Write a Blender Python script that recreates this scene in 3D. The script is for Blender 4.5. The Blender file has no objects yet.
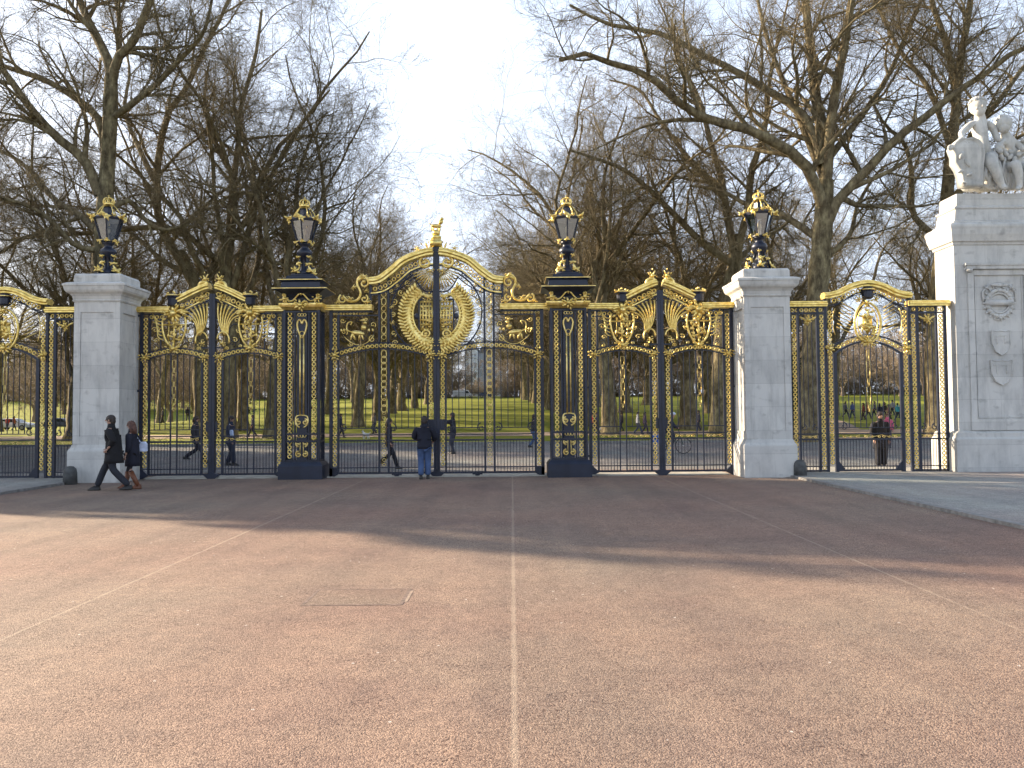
import bpy, bmesh, math, random
import numpy as np
from mathutils import Vector, Matrix
R = math.radians
S = bpy.context.scene
COL = S.collection
D = 22.28          # distance of the gate line from the camera
XC = -2.09         # centre of the gate line
SC = 35.9

# ------------------------------------------------------------------ materials
def mat(name, col, rough=.6, metal=0., vary=.0, scale=4., bump=0., bscale=40., col2=None, spec=.5, vscale2=None):
    m = bpy.data.materials.new(name); m.use_nodes = True
    nt = m.node_tree; N = nt.nodes; L = nt.links
    b = N['Principled BSDF']
    b.inputs['Roughness'].default_value = rough; b.inputs['Metallic'].default_value = metal
    b.inputs['Specular IOR Level'].default_value = spec
    tc = N.new('ShaderNodeTexCoord')
    if vary > 0 or col2:
        n = N.new('ShaderNodeTexNoise'); n.inputs['Scale'].default_value = scale; n.inputs['Detail'].default_value = 5
        L.new(tc.outputs['Object'], n.inputs['Vector'])
        r = N.new('ShaderNodeValToRGB')
        c2 = col2 if col2 else [c * (1 - vary) for c in col]
        c1 = col if col2 else [min(1, c * (1 + vary)) for c in col]
        r.color_ramp.elements[0].position = .35; r.color_ramp.elements[1].position = .65
        r.color_ramp.elements[0].color = (*c2, 1); r.color_ramp.elements[1].color = (*c1, 1)
        L.new(n.outputs['Fac'], r.inputs['Fac']); L.new(r.outputs['Color'], b.inputs['Base Color'])
    else:
        b.inputs['Base Color'].default_value = (*col, 1)
    if bump > 0:
        n2 = N.new('ShaderNodeTexNoise'); n2.inputs['Scale'].default_value = bscale; n2.inputs['Detail'].default_value = 4
        L.new(tc.outputs['Object'], n2.inputs['Vector'])
        bp = N.new('ShaderNodeBump'); bp.inputs['Strength'].default_value = bump; bp.inputs['Distance'].default_value = .02
        L.new(n2.outputs['Fac'], bp.inputs['Height']); L.new(bp.outputs['Normal'], b.inputs['Normal'])
    return m

IRON = mat('iron_paint', (.010, .014, .030), .38, vary=.3, scale=3)
GOLD = mat('gilding', (1.0, .79, .30), .38, .9, vary=0, col2=(.70, .50, .13), scale=9, bump=.4, bscale=30)
GOLDP = mat('gilding_pale', (.92, .74, .30), .45, .85, col2=(.60, .42, .13), scale=6)
GLASSFR = mat('burner_brass', (.45, .38, .25), .5, .6)

def stone_mat(name, base=(.58, .57, .535), dark=(.42, .415, .395), course=.62, joint=.3, zoff=0.):
    m = bpy.data.materials.new(name); m.use_nodes = True
    nt = m.node_tree; N = nt.nodes; L = nt.links; b = N['Principled BSDF']
    b.inputs['Roughness'].default_value = .85; b.inputs['Specular IOR Level'].default_value = .3
    tc = N.new('ShaderNodeTexCoord')
    n = N.new('ShaderNodeTexNoise'); n.inputs['Scale'].default_value = 1.3; n.inputs['Detail'].default_value = 8; n.inputs['Roughness'].default_value = .65
    mp = N.new('ShaderNodeMapping'); mp.inputs['Scale'].default_value = (1.6, 1.6, .7)
    L.new(tc.outputs['Object'], mp.inputs['Vector']); L.new(mp.outputs['Vector'], n.inputs['Vector'])
    r = N.new('ShaderNodeValToRGB'); r.color_ramp.elements[0].position = .30; r.color_ramp.elements[1].position = .56
    r.color_ramp.elements[0].color = (*dark, 1); r.color_ramp.elements[1].color = (*base, 1)
    L.new(n.outputs['Fac'], r.inputs['Fac'])
    # courses: thin joint lines every <course> m of height
    sx = N.new('ShaderNodeSeparateXYZ'); L.new(tc.outputs['Object'], sx.inputs[0])
    a = N.new('ShaderNodeMath'); a.operation = 'ADD'; a.inputs[1].default_value = zoff; L.new(sx.outputs['Z'], a.inputs[0])
    d = N.new('ShaderNodeMath'); d.operation = 'DIVIDE'; d.inputs[1].default_value = course; L.new(a.outputs[0], d.inputs[0])
    f = N.new('ShaderNodeMath'); f.operation = 'FRACT'; L.new(d.outputs[0], f.inputs[0])
    lt = N.new('ShaderNodeMath'); lt.operation = 'LESS_THAN'; lt.inputs[1].default_value = .018; L.new(f.outputs[0], lt.inputs[0])
    fl = N.new('ShaderNodeMath'); fl.operation = 'FLOOR'; L.new(d.outputs[0], fl.inputs[0])
    wn = N.new('ShaderNodeTexWhiteNoise'); wn.noise_dimensions = '1D'; L.new(fl.outputs[0], wn.inputs['W'])
    mr = N.new('ShaderNodeMapRange'); mr.inputs['To Min'].default_value = .93; mr.inputs['To Max'].default_value = 1.06; L.new(wn.outputs['Value'], mr.inputs['Value'])
    mj = N.new('ShaderNodeMath'); mj.operation = 'MULTIPLY'; mj.inputs[1].default_value = joint; L.new(lt.outputs[0], mj.inputs[0])
    hm = N.new('ShaderNodeHueSaturation'); L.new(r.outputs['Color'], hm.inputs['Color']); L.new(mr.outputs['Result'], hm.inputs['Value'])
    mx = N.new('ShaderNodeMixRGB'); mx.inputs['Color2'].default_value = (.16, .155, .15, 1)
    L.new(mj.outputs[0], mx.inputs['Fac']); L.new(hm.outputs['Color'], mx.inputs['Color1'])
    # small weather stains
    n3 = N.new('ShaderNodeTexNoise'); n3.inputs['Scale'].default_value = 3.1; n3.inputs['Detail'].default_value = 6
    mp3 = N.new('ShaderNodeMapping'); mp3.inputs['Location'].default_value = (3.3, 1.1, 7.7); mp3.inputs['Scale'].default_value = (1, 1, 1.5)
    L.new(tc.outputs['Object'], mp3.inputs['Vector']); L.new(mp3.outputs['Vector'], n3.inputs['Vector'])
    r3 = N.new('ShaderNodeValToRGB'); r3.color_ramp.elements[0].position = .60; r3.color_ramp.elements[1].position = .74
    r3.color_ramp.elements[0].color = (0, 0, 0, 1); r3.color_ramp.elements[1].color = (.5, .5, .5, 1)
    L.new(n3.outputs['Fac'], r3.inputs['Fac'])
    m3 = N.new('ShaderNodeMixRGB'); m3.inputs['Color2'].default_value = (.21, .205, .19, 1)
    L.new(r3.outputs['Color'], m3.inputs['Fac']); L.new(mx.outputs['Color'], m3.inputs['Color1'])
    n4 = N.new('ShaderNodeTexNoise'); n4.inputs['Scale'].default_value = 1.; n4.inputs['Detail'].default_value = 6; n4.inputs['Roughness'].default_value = .7
    mp4 = N.new('ShaderNodeMapping'); mp4.inputs['Scale'].default_value = (7, 7, .5); L.new(tc.outputs['Object'], mp4.inputs['Vector']); L.new(mp4.outputs['Vector'], n4.inputs['Vector'])
    r4 = N.new('ShaderNodeValToRGB'); r4.color_ramp.elements[0].position = .52; r4.color_ramp.elements[1].position = .72
    r4.color_ramp.elements[0].color = (0,0,0,1); r4.color_ramp.elements[1].color = (.38,.38,.38,1); L.new(n4.outputs['Fac'], r4.inputs['Fac'])
    m4 = N.new('ShaderNodeMixRGB'); m4.inputs['Color2'].default_value = (.20,.195,.175,1); L.new(r4.outputs['Color'], m4.inputs['Fac']); L.new(m3.outputs['Color'], m4.inputs['Color1'])
    L.new(m4.outputs['Color'], b.inputs['Base Color'])
    n2 = N.new('ShaderNodeTexNoise'); n2.inputs['Scale'].default_value = 35; n2.inputs['Detail'].default_value = 5
    L.new(tc.outputs['Object'], n2.inputs['Vector'])
    bp = N.new('ShaderNodeBump'); bp.inputs['Strength'].default_value = .35; bp.inputs['Distance'].default_value = .01
    L.new(n2.outputs['Fac'], bp.inputs['Height']); L.new(bp.outputs['Normal'], b.inputs['Normal'])
    return m
STONE = stone_mat('portland_stone')
STATUE = stone_mat('carved_stone', (.58, .57, .53), (.34, .34, .32), joint=0.)

def bark_mat(name, c1, c2, c3):
    m = bpy.data.materials.new(name); m.use_nodes = True
    nt = m.node_tree; N = nt.nodes; L = nt.links; b = N['Principled BSDF']
    b.inputs['Roughness'].default_value = .9; b.inputs['Specular IOR Level'].default_value = .2
    tc = N.new('ShaderNodeTexCoord')
    mp = N.new('ShaderNodeMapping'); mp.inputs['Scale'].default_value = (1, 1, .45); L.new(tc.outputs['Object'], mp.inputs['Vector'])
    n = N.new('ShaderNodeTexNoise'); n.inputs['Scale'].default_value = 3.2; n.inputs['Detail'].default_value = 7; n.inputs['Roughness'].default_value = .7
    L.new(mp.outputs['Vector'], n.inputs['Vector'])
    r = N.new('ShaderNodeValToRGB'); e = r.color_ramp.elements
    e[0].position = .36; e[0].color = (*c1, 1); e[1].position = .66; e[1].color = (*c3, 1)
    k = e.new(.5); k.color = (*c2, 1)
    L.new(n.outputs['Fac'], r.inputs['Fac']); L.new(r.outputs['Color'], b.inputs['Base Color'])
    n2 = N.new('ShaderNodeTexNoise'); n2.inputs['Scale'].default_value = 14; n2.inputs['Detail'].default_value = 5
    L.new(mp.outputs['Vector'], n2.inputs['Vector'])
    bp = N.new('ShaderNodeBump'); bp.inputs['Strength'].default_value = .8; bp.inputs['Distance'].default_value = .06
    L.new(n2.outputs['Fac'], bp.inputs['Height']); L.new(bp.outputs['Normal'], b.inputs['Normal'])
    return m
BARK = bark_mat('plane_bark', (.072, .056, .032), (.170, .138, .078), (.32, .27, .15))
BRANCH = bark_mat('plane_branches', (.085, .064, .038), (.175, .140, .082), (.31, .26, .15))

# ------------------------------------------------------------------ mesh builder
class MB:
    def __init__(s, ox=0., oz=0., oy=0., sg=1):
        s.v = []; s.f = []; s.ox = ox; s.oz = oz; s.oy = oy; s.sg = sg
    def add(s, vs, fs):
        k = len(s.v)
        s.v += [(s.sg * p[0] + s.ox, p[1] + s.oy, p[2] + s.oz) for p in vs]
        if s.sg > 0: s.f += [tuple(i + k for i in f) for f in fs]
        else: s.f += [tuple(i + k for i in reversed(f)) for f in fs]
    def box(s, x0, x1, y0, y1, z0, z1):
        if x0 > x1: x0, x1 = x1, x0
        s.add([(x0,y0,z0),(x1,y0,z0),(x1,y1,z0),(x0,y1,z0),(x0,y0,z1),(x1,y0,z1),(x1,y1,z1),(x0,y1,z1)],
              [(0,3,2,1),(4,5,6,7),(0,1,5,4),(1,2,6,5),(2,3,7,6),(3,0,4,7)])
    def loft(s, rows, cap=True):
        """stack of rectangles (z, halfx, halfy[, cx, cy])"""
        vs = []; fs = []
        for r in rows:
            z, hx, hy = r[:3]; cx, cy = (r[3], r[4]) if len(r) > 3 else (0, 0)
            vs += [(cx-hx,cy-hy,z),(cx+hx,cy-hy,z),(cx+hx,cy+hy,z),(cx-hx,cy+hy,z)]
        for i in range(len(rows)-1):
            a = 4*i; b = a+4
            for k in range(4): fs.append((a+k, a+(k+1)%4, b+(k+1)%4, b+k))
        if cap:
            fs.append((3,2,1,0)); n = 4*(len(rows)-1); fs.append((n,n+1,n+2,n+3))
        s.add(vs, fs)
    def lathe(s, prof, n=12, c=(0,0,0), rot=0., sq=1.):
        vs = []; fs = []
        for z, r in prof:
            for k in range(n):
                a = rot + 2*math.pi*k/n
                vs.append((c[0]+r*math.cos(a), c[1]+r*sq*math.sin(a), c[2]+z))
        for i in range(len(prof)-1):
            for k in range(n):
                fs.append((i*n+k, i*n+(k+1)%n, (i+1)*n+(k+1)%n, (i+1)*n+k))
        fs.append(tuple(reversed(range(n)))); m = (len(prof)-1)*n; fs.append(tuple(range(m, m+n)))
        s.add(vs, fs)
    def tube(s, pts, r, n=6, closed=False, flat=1.):
        P = [Vector(p) for p in pts]; m = len(P)
        rs = r if isinstance(r, (list, tuple)) else [r]*m
        vs = []; fs = []
        for i, p in enumerate(P):
            if closed: t = P[(i+1) % m] - P[i-1]
            else: t = P[min(i+1, m-1)] - P[max(i-1, 0)]
            if t.length < 1e-9: t = Vector((0,0,1))
            t.normalize()
            ref = Vector((0,1,0)) if abs(t.y) < .9 else Vector((0,0,1))
            u = t.cross(ref).normalized(); w = u.cross(t).normalized()
            for k in range(n):
                a = 2*math.pi*(k+.5)/n
                q = p + u*(rs[i]*math.cos(a)) + w*(rs[i]*flat*math.sin(a))
                vs.append(tuple(q))
        for i in range(m if closed else m-1):
            j = (i+1) % m
            for k in range(n): fs.append((i*n+k, i*n+(k+1)%n, j*n+(k+1)%n, j*n+k))
        if not closed:
            fs.append(tuple(reversed(range(n)))); fs.append(tuple(range((m-1)*n, m*n)))
        s.add(vs, fs)
    def sweep(s, pts, prof):
        """pts in the (x,z) plane; prof = closed list of (y, along normal)"""
        m = len(pts); n = len(prof); vs = []; fs = []
        for i in range(m):
            a = pts[max(i-1,0)]; b = pts[min(i+1,m-1)]
            tx, tz = b[0]-a[0], b[1]-a[1]; l = math.hypot(tx,tz) or 1; nx, nz = -tz/l, tx/l
            if nz < 0: nx, nz = -nx, -nz
            for (yy, nn) in prof: vs.append((pts[i][0]+nx*nn, yy, pts[i][1]+nz*nn))
        for i in range(m-1):
            for k in range(n): fs.append((i*n+k, (i+1)*n+k, (i+1)*n+(k+1)%n, i*n+(k+1)%n))
        fs.append(tuple(range(n))); fs.append(tuple(reversed(range((m-1)*n, m*n))))
        s.add(vs, fs)
    def ring(s, x, z, ro, ri, d=.02, n=12, y=0., sx=1., sz=1.):
        vs = []; fs = []
        for k in range(n):
            a = 2*math.pi*k/n; c, t = math.cos(a), math.sin(a)
            for rr, yy in ((ro, y+d*.5), (ro, y-d*.5), ((ro+ri)/2, y-d), (ri, y-d*.5), (ri, y+d*.5)):
                vs.append((x+rr*c*sx, yy, z+rr*t*sz))
        for k in range(n):
            j = (k+1) % n
            for q in range(5): fs.append((k*5+q, j*5+q, j*5+(q+1)%5, k*5+(q+1)%5))
        s.add(vs, fs)
    def lump(s, c, r, rot=0., nu=8, nv=5):
        """ellipsoid, r=(along, depth, across), rotated by rot in the xz plane"""
        vs = []; fs = []; ca, sa = math.cos(rot), math.sin(rot)
        for i in range(nv+1):
            ph = math.pi*i/nv - math.pi/2
            for k in range(nu):
                th = 2*math.pi*k/nu
                a = r[0]*math.sin(ph); b = r[2]*math.cos(ph)*math.cos(th); y = r[1]*math.cos(ph)*math.sin(th)
                vs.append((c[0]+a*ca-b*sa, c[1]+y, c[2]+a*sa+b*ca))
        for i in range(nv):
            for k in range(nu): fs.append((i*nu+k, i*nu+(k+1)%nu, (i+1)*nu+(k+1)%nu, (i+1)*nu+k))
        s.add(vs, fs)
    def plate(s, outline, y0, y1):
        n = len(outline)
        vs = [(x, y0, z) for x, z in outline] + [(x, y1, z) for x, z in outline]
        s.add(vs, [tuple(range(n)), tuple(reversed(range(n, 2*n)))] + [(k, k+n, (k+1)%n+n, (k+1)%n) for k in range(n)])
    def cluster(s, x, z, r, seed=1, n=7, y=-.05, up=None):
        """knot of acanthus leaves: a boss and curled petals"""
        g = random.Random(seed)
        s.lump((x, y-.03, z), (r*.36, r*.42, r*.36))
        for k in range(n):
            a = 2*math.pi*(k+g.uniform(-.25,.25))/n
            L = r*g.uniform(.75, 1.15)
            if up is not None: L *= 1+.4*math.cos(a-up)
            p0 = (x+math.cos(a)*L*.5, y, z+math.sin(a)*L*.5)
            s.lump(p0, (L*.42, r*.18, r*.17), a, 6, 4)
            b = a+g.choice((-.5,.5))
            s.lump((x+math.cos(b)*L*.95, y-.05, z+math.sin(b)*L*.95), (r*.2, r*.16, r*.12), b, 6, 4)
    def spiral(s, x, z, r, a0, turns, rad=.02, dirn=1, y=0., n=6, r_end=.15, flat=1.):
        pts = []; rs = []; m = int(14*abs(turns))+4
        for i in range(m+1):
            t = i/m; a = a0+dirn*turns*2*math.pi*t; q = r*((1-t)+r_end*t)
            pts.append((x+q*math.cos(a), y, z+q*math.sin(a))); rs.append(rad*(1-.4*t))
        s.tube(pts, rs, n, flat=flat)
        s.lump((pts[-1][0], y, pts[-1][2]), (rad*1.5, rad*1.3, rad*1.5), 0, 6, 4)
    def build(s, name, m, parent=None, smooth=False):
        me = bpy.data.meshes.new(name); me.from_pydata(s.v, [], s.f)
        if m: 
            for q in (m if isinstance(m, (list, tuple)) else [m]): me.materials.append(q)
        if smooth: me.shade_smooth()
        o = bpy.data.objects.new(name, me); COL.objects.link(o)
        if parent: o.parent = parent
        return o

def tag(o, label=None, cat=None, group=None, kind=None):
    if label: o['label'] = label
    if cat: o['category'] = cat
    if group: o['group'] = group
    if kind: o['kind'] = kind
    return o
def empty(name, loc, label, cat, group=None, rz=0.):
    o = bpy.data.objects.new(name, None); COL.objects.link(o); o.location = loc; o.rotation_euler = (0,0,rz)
    o.empty_display_size = .3
    return tag(o, label, cat, group)
KIDS = {}
def kids(o): return [c for c in o.children]
def copy_tree(o, loc=None, rz=None, sc=None, label=None, group=None):
    c = o.copy(); COL.objects.link(c)
    for ch in kids(o):
        d = ch.copy(); COL.objects.link(d); d.parent = c
        for g in kids(ch):
            e = g.copy(); COL.objects.link(e); e.parent = d
    if loc is not None: c.location = loc
    if rz is not None: c.rotation_euler = (0,0,rz)
    if sc is not None: c.scale = sc if isinstance(sc, tuple) else (sc,sc,sc)
    if label: c['label'] = label
    if group: c['group'] = group
    return c
def smooth01(t):
    t = max(0., min(1., t)); return t*t*(3-2*t)
def hgt(x, y):
    if y < 60: return 0.
    k = 1 - .88*smooth01((-x-32)/25.)*(1-smooth01((y-120)/100.))
    yy = min(y, 245.)
    return .040*(yy-60)*k*min(1, (y-60)/12. if y < 72 else 1)
# ------------------------------------------------------------------ ground and roads
def sheet(name, x0, x1, y0, y1, z, m, nx=1, ny=1, f=None):
    vs = []; fs = []
    for j in range(ny+1):
        for i in range(nx+1):
            x = x0+(x1-x0)*i/nx; y = y0+(y1-y0)*j/ny
            vs.append((x, y, z+(f(x,y) if f else 0)))
    for j in range(ny):
        for i in range(nx):
            a = j*(nx+1)+i; fs.append((a, a+1, a+nx+2, a+nx+1))
    me = bpy.data.meshes.new(name); me.from_pydata(vs, [], fs); me.materials.append(m)
    if f: me.shade_smooth()
    o = bpy.data.objects.new(name, me); COL.objects.link(o); o['kind'] = 'structure'
    return o

def ramp(N, L, src, stops):
    r = N.new('ShaderNodeValToRGB'); e = r.color_ramp.elements
    e[0].position = stops[0][0]; e[0].color = (*stops[0][1], 1)
    e[1].position = stops[-1][0]; e[1].color = (*stops[-1][1], 1)
    for p, c in stops[1:-1]:
        k = e.new(p); k.color = (*c, 1)
    L.new(src, r.inputs['Fac']); return r.outputs['Color']

def asphalt(name, c_lo, c_mid, c_hi, patch, chips=110., bump=.5, white=True, dist=.012, joints=()):
    m = bpy.data.materials.new(name); m.use_nodes = True
    nt = m.node_tree; N = nt.nodes; L = nt.links; b = N['Principled BSDF']
    b.inputs['Roughness'].default_value = .82; b.inputs['Specular IOR Level'].default_value = .35
    tc = N.new('ShaderNodeTexCoord').outputs['Object']
    v = N.new('ShaderNodeTexVoronoi'); v.inputs['Scale'].default_value = chips; L.new(tc, v.inputs['Vector'])
    sc = N.new('ShaderNodeSeparateColor'); L.new(v.outputs['Color'], sc.inputs[0])
    base = ramp(N, L, sc.outputs[0], [(0, c_lo), (.45, c_mid), (1, c_hi)])
    # patchy wear at several sizes
    n = N.new('ShaderNodeTexNoise'); n.inputs['Scale'].default_value = .45; n.inputs['Detail'].default_value = 9; n.inputs['Roughness'].default_value = .62
    L.new(tc, n.inputs['Vector'])
    pc = ramp(N, L, n.outputs['Fac'], [(.3, patch[0]), (.52, (1,1,1)), (.72, patch[1])])
    mu = N.new('ShaderNodeMixRGB'); mu.blend_type = 'MULTIPLY'; mu.inputs['Fac'].default_value = 1
    L.new(base, mu.inputs['Color1']); L.new(pc, mu.inputs['Color2'])
    col = mu.outputs['Color']
    n5 = N.new('ShaderNodeTexNoise'); n5.inputs['Scale'].default_value = 7; n5.inputs['Detail'].default_value = 6; L.new(tc, n5.inputs['Vector'])
    p5 = ramp(N, L, n5.outputs['Fac'], [(.3, (.82,.82,.84)), (.7, (1.12,1.1,1.08))])
    m5 = N.new('ShaderNodeMixRGB'); m5.blend_type = 'MULTIPLY'; m5.inputs['Fac'].default_value = .8
    L.new(col, m5.inputs['Color1']); L.new(p5, m5.inputs['Color2']); col = m5.outputs['Color']
    n9 = N.new('ShaderNodeTexNoise'); n9.inputs['Scale'].default_value = 1.7; n9.inputs['Detail'].default_value = 6; n9.inputs['Roughness'].default_value = .7; L.new(tc, n9.inputs['Vector'])
    n10 = N.new('ShaderNodeTexNoise'); n10.inputs['Scale'].default_value = 38; n10.inputs['Detail'].default_value = 3; L.new(tc, n10.inputs['Vector'])
    pm_ = N.new('ShaderNodeMath'); pm_.operation = 'MULTIPLY'
    pa = ramp(N, L, n9.outputs['Fac'], [(.42, (0,0,0)), (.62, (1,1,1))]); pb = ramp(N, L, n10.outputs['Fac'], [(.54, (0,0,0)), (.64, (1,1,1))])
    L.new(pa, pm_.inputs[0]); L.new(pb, pm_.inputs[1])
    mp_ = N.new('ShaderNodeMixRGB'); mp_.blend_type = 'MULTIPLY'; L.new(pm_.outputs[0], mp_.inputs['Fac']); L.new(col, mp_.inputs['Color1']); mp_.inputs['Color2'].default_value = (.42,.35,.36,1); col = mp_.outputs['Color']
    mt = N.new('ShaderNodeMapping'); mt.inputs['Scale'].default_value = (1.5, .07, 1); L.new(tc, mt.inputs['Vector'])
    n12 = N.new('ShaderNodeTexNoise'); n12.inputs['Scale'].default_value = 1.; n12.inputs['Detail'].default_value = 4; L.new(mt.outputs['Vector'], n12.inputs['Vector'])
    tk = ramp(N, L, n12.outputs['Fac'], [(.35, (.86,.86,.87)), (.6, (1.05,1.05,1.04))])
    mt2 = N.new('ShaderNodeMixRGB'); mt2.blend_type = 'MULTIPLY'; mt2.inputs['Fac'].default_value = 1; L.new(col, mt2.inputs['Color1']); L.new(tk, mt2.inputs['Color2']); col = mt2.outputs['Color']
    n11 = N.new('ShaderNodeTexNoise'); n11.inputs['Scale'].default_value = .16; n11.inputs['Detail'].default_value = 5; L.new(tc, n11.inputs['Vector'])
    hu = ramp(N, L, n11.outputs['Fac'], [(.35, (1.10,.97,.92)), (.65, (.93,1.04,1.03))])
    mh = N.new('ShaderNodeMixRGB'); mh.blend_type = 'MULTIPLY'; mh.inputs['Fac'].default_value = .9; L.new(col, mh.inputs['Color1']); L.new(hu, mh.inputs['Color2']); col = mh.outputs['Color']
    if white:
        v2 = N.new('ShaderNodeTexVoronoi'); v2.inputs['Scale'].default_value = 7.5; v2.inputs['Randomness'].default_value = 1
        n6 = N.new('ShaderNodeTexNoise'); n6.inputs['Scale'].default_value = 30
        L.new(tc, n6.inputs['Vector'])
        mxv = N.new('ShaderNodeMixRGB'); mxv.inputs['Fac'].default_value = .02; L.new(tc, mxv.inputs['Color1']); L.new(n6.outputs['Color'], mxv.inputs['Color2'])
        L.new(mxv.outputs['Color'], v2.inputs['Vector'])
        w = N.new('ShaderNodeMath'); w.operation = 'LESS_THAN'; w.inputs[1].default_value = .085; L.new(v2.outputs['Distance'], w.inputs[0])
        s2 = N.new('ShaderNodeSeparateColor'); L.new(v2.outputs['Color'], s2.inputs[0])
        g = N.new('ShaderNodeMath'); g.operation = 'GREATER_THAN'; g.inputs[1].default_value = .86; L.new(s2.outputs[0], g.inputs[0])
        ml = N.new('ShaderNodeMath'); ml.operation = 'MULTIPLY'; L.new(w.outputs[0], ml.inputs[0]); L.new(g.outputs[0], ml.inputs[1])
        m6 = N.new('ShaderNodeMixRGB'); L.new(ml.outputs[0], m6.inputs['Fac']); L.new(col, m6.inputs['Color1']); m6.inputs['Color2'].default_value = (.50,.45,.40,1)
        col = m6.outputs['Color']
    if joints:
        sx = N.new('ShaderNodeSeparateXYZ'); L.new(tc, sx.inputs[0])
        nw = N.new('ShaderNodeTexNoise'); nw.inputs['Scale'].default_value = 3.; nw.inputs['Detail'].default_value = 7; nw.inputs['Roughness'].default_value = .7; L.new(tc, nw.inputs['Vector'])
        nl = N.new('ShaderNodeTexNoise'); nl.inputs['Scale'].default_value = .55; nl.inputs['Detail'].default_value = 4; L.new(tc, nl.inputs['Vector'])
        for jx, wd, st in joints:
            def mth(op, a_, b_=None):
                q = N.new('ShaderNodeMath'); q.operation = op
                for i_, v_ in enumerate((a_, b_)):
                    if v_ is None: continue
                    if isinstance(v_, (int, float)): q.inputs[i_].default_value = v_
                    else: L.new(v_, q.inputs[i_])
                return q.outputs[0]
            dd = mth('ABSOLUTE', mth('SUBTRACT', sx.outputs['X'], jx))
            ww = mth('MULTIPLY', mth('SUBTRACT', nw.outputs['Fac'], .12), wd*3)
            mrn = N.new('ShaderNodeMapRange'); L.new(mth('DIVIDE', dd, ww), mrn.inputs['Value'])
            mrn.inputs['From Min'].default_value = .5; mrn.inputs['From Max'].default_value = 1.35; mrn.inputs['To Min'].default_value = 1; mrn.inputs['To Max'].default_value = 0
            fac = mth('MULTIPLY', mrn.outputs['Result'], mth('MULTIPLY', mth('SUBTRACT', mth('ADD', nw.outputs['Fac'], nl.outputs['Fac']), .38), st*1.7))
            mj = N.new('ShaderNodeMixRGB'); mj.use_clamp = True; L.new(fac, mj.inputs['Fac']); L.new(col, mj.inputs['Color1']); mj.inputs['Color2'].default_value = (.44,.355,.27,1); col = mj.outputs['Color']
    L.new(col, b.inputs['Base Color'])
    ad = N.new('ShaderNodeMath'); ad.operation = 'MULTIPLY_ADD'
    L.new(v.outputs['Distance'], ad.inputs[0]); ad.inputs[1].default_value = -1.
    n8 = N.new('ShaderNodeTexNoise'); n8.inputs['Scale'].default_value = 24; n8.inputs['Detail'].default_value = 5; L.new(tc, n8.inputs['Vector']); L.new(n8.outputs['Fac'], ad.inputs[2])
    bp = N.new('ShaderNodeBump'); bp.inputs['Strength'].default_value = bump; bp.inputs['Distance'].default_value = dist
    L.new(ad.outputs[0], bp.inputs['Height']); L.new(bp.outputs['Normal'], b.inputs['Normal'])
    return m
RED = asphalt('red_asphalt', (.118,.080,.064), (.224,.158,.124), (.35,.258,.198), ((.80,.78,.83), (1.12,1.10,1.07)), 120, .42, dist=.011, joints=((0., .017, .33), (-3.95, .014, .36), (3.93, .014, .30)))
REDC = asphalt('cover_asphalt', (.108,.074,.059), (.208,.147,.115), (.325,.24,.184), ((.84,.82,.86), (1.10,1.09,1.07)), 120, .42, dist=.011)
GREY = asphalt('grey_asphalt', (.10,.10,.105), (.17,.165,.16), (.25,.24,.23), ((.8,.8,.8), (1.15,1.15,1.12)), 70, .4, False)
PAVE = asphalt('grey_paving', (.24,.23,.215), (.31,.295,.275), (.38,.365,.34), ((.82,.82,.84), (1.1,1.1,1.08)), 60, .3, False)
KERB = mat('kerb_granite', (.21,.205,.195), .8, vary=.25, scale=8, bump=.4)
JOINT = mat('joint_mortar', (.52,.42,.36), .9, vary=.25, scale=6, bump=.4)
PATHM = mat('gravel_path', (.40,.30,.21), .95, col2=(.30,.215,.15), scale=3, bump=.4)

def grass_mat():
    m = bpy.data.materials.new('grass'); m.use_nodes = True
    nt = m.node_tree; N = nt.nodes; L = nt.links; b = N['Principled BSDF']
    b.inputs['Roughness'].default_value = .9; b.inputs['Specular IOR Level'].default_value = .15
    tc = N.new('ShaderNodeTexCoord').outputs['Object']
    n = N.new('ShaderNodeTexNoise'); n.inputs['Scale'].default_value = .25; n.inputs['Detail'].default_value = 9; n.inputs['Roughness'].default_value = .7; L.new(tc, n.inputs['Vector'])
    col = ramp(N, L, n.outputs['Fac'], [(.3, (.125,.145,.014)), (.5, (.200,.215,.022)), (.72, (.26,.25,.035))])
    L.new(col, b.inputs['Base Color'])
    n2 = N.new('ShaderNodeTexNoise'); n2.inputs['Scale'].default_value = 9; n2.inputs['Detail'].default_value = 6; L.new(tc, n2.inputs['Vector'])
    bp = N.new('ShaderNodeBump'); bp.inputs['Strength'].default_value = .6; bp.inputs['Distance'].default_value = .06
    L.new(n2.outputs['Fac'], bp.inputs['Height']); L.new(bp.outputs['Normal'], b.inputs['Normal'])
    return m
GRASS = grass_mat()

sheet('ground', -1500, 1500, -400, 2500, -.02, GRASS, 1, 1)
sheet('lawn', -220, 220, 47.6, 300, .10, GRASS, 60, 60, hgt)
sheet('forecourt', -60, 60, -40, 24.6, 0, RED)
sheet('road', -33, 200, 24.6, 47.2, -.004, GREY)
sheet('lawn', -220, -33, 24.3, 47.7, .10, GRASS)
sheet('path', -200, 200, 60.5, 66.5, .125, PATHM, 60, 6, hgt)
sheet('path', 9, 60, 49.0, 51.6, .104, PATHM)
def strip_h(x, y): return hgt(x, y)
# a path climbing the right side of the park
vs = []; fs = []
for i in range(26):
    t = i/25; y = 66+t*75; x = 27+t*10+3*math.sin(t*4)
    for w in (-1.8, 1.8): vs.append((x+w, y, hgt(x+w, y)+.135))
    if i: a = 2*i-2; fs.append((a, a+1, a+3, a+2))
me = bpy.data.meshes.new('path'); me.from_pydata(vs, [], fs); me.materials.append(PATHM)
o = bpy.data.objects.new('path', me); COL.objects.link(o); o['kind'] = 'structure'

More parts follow.
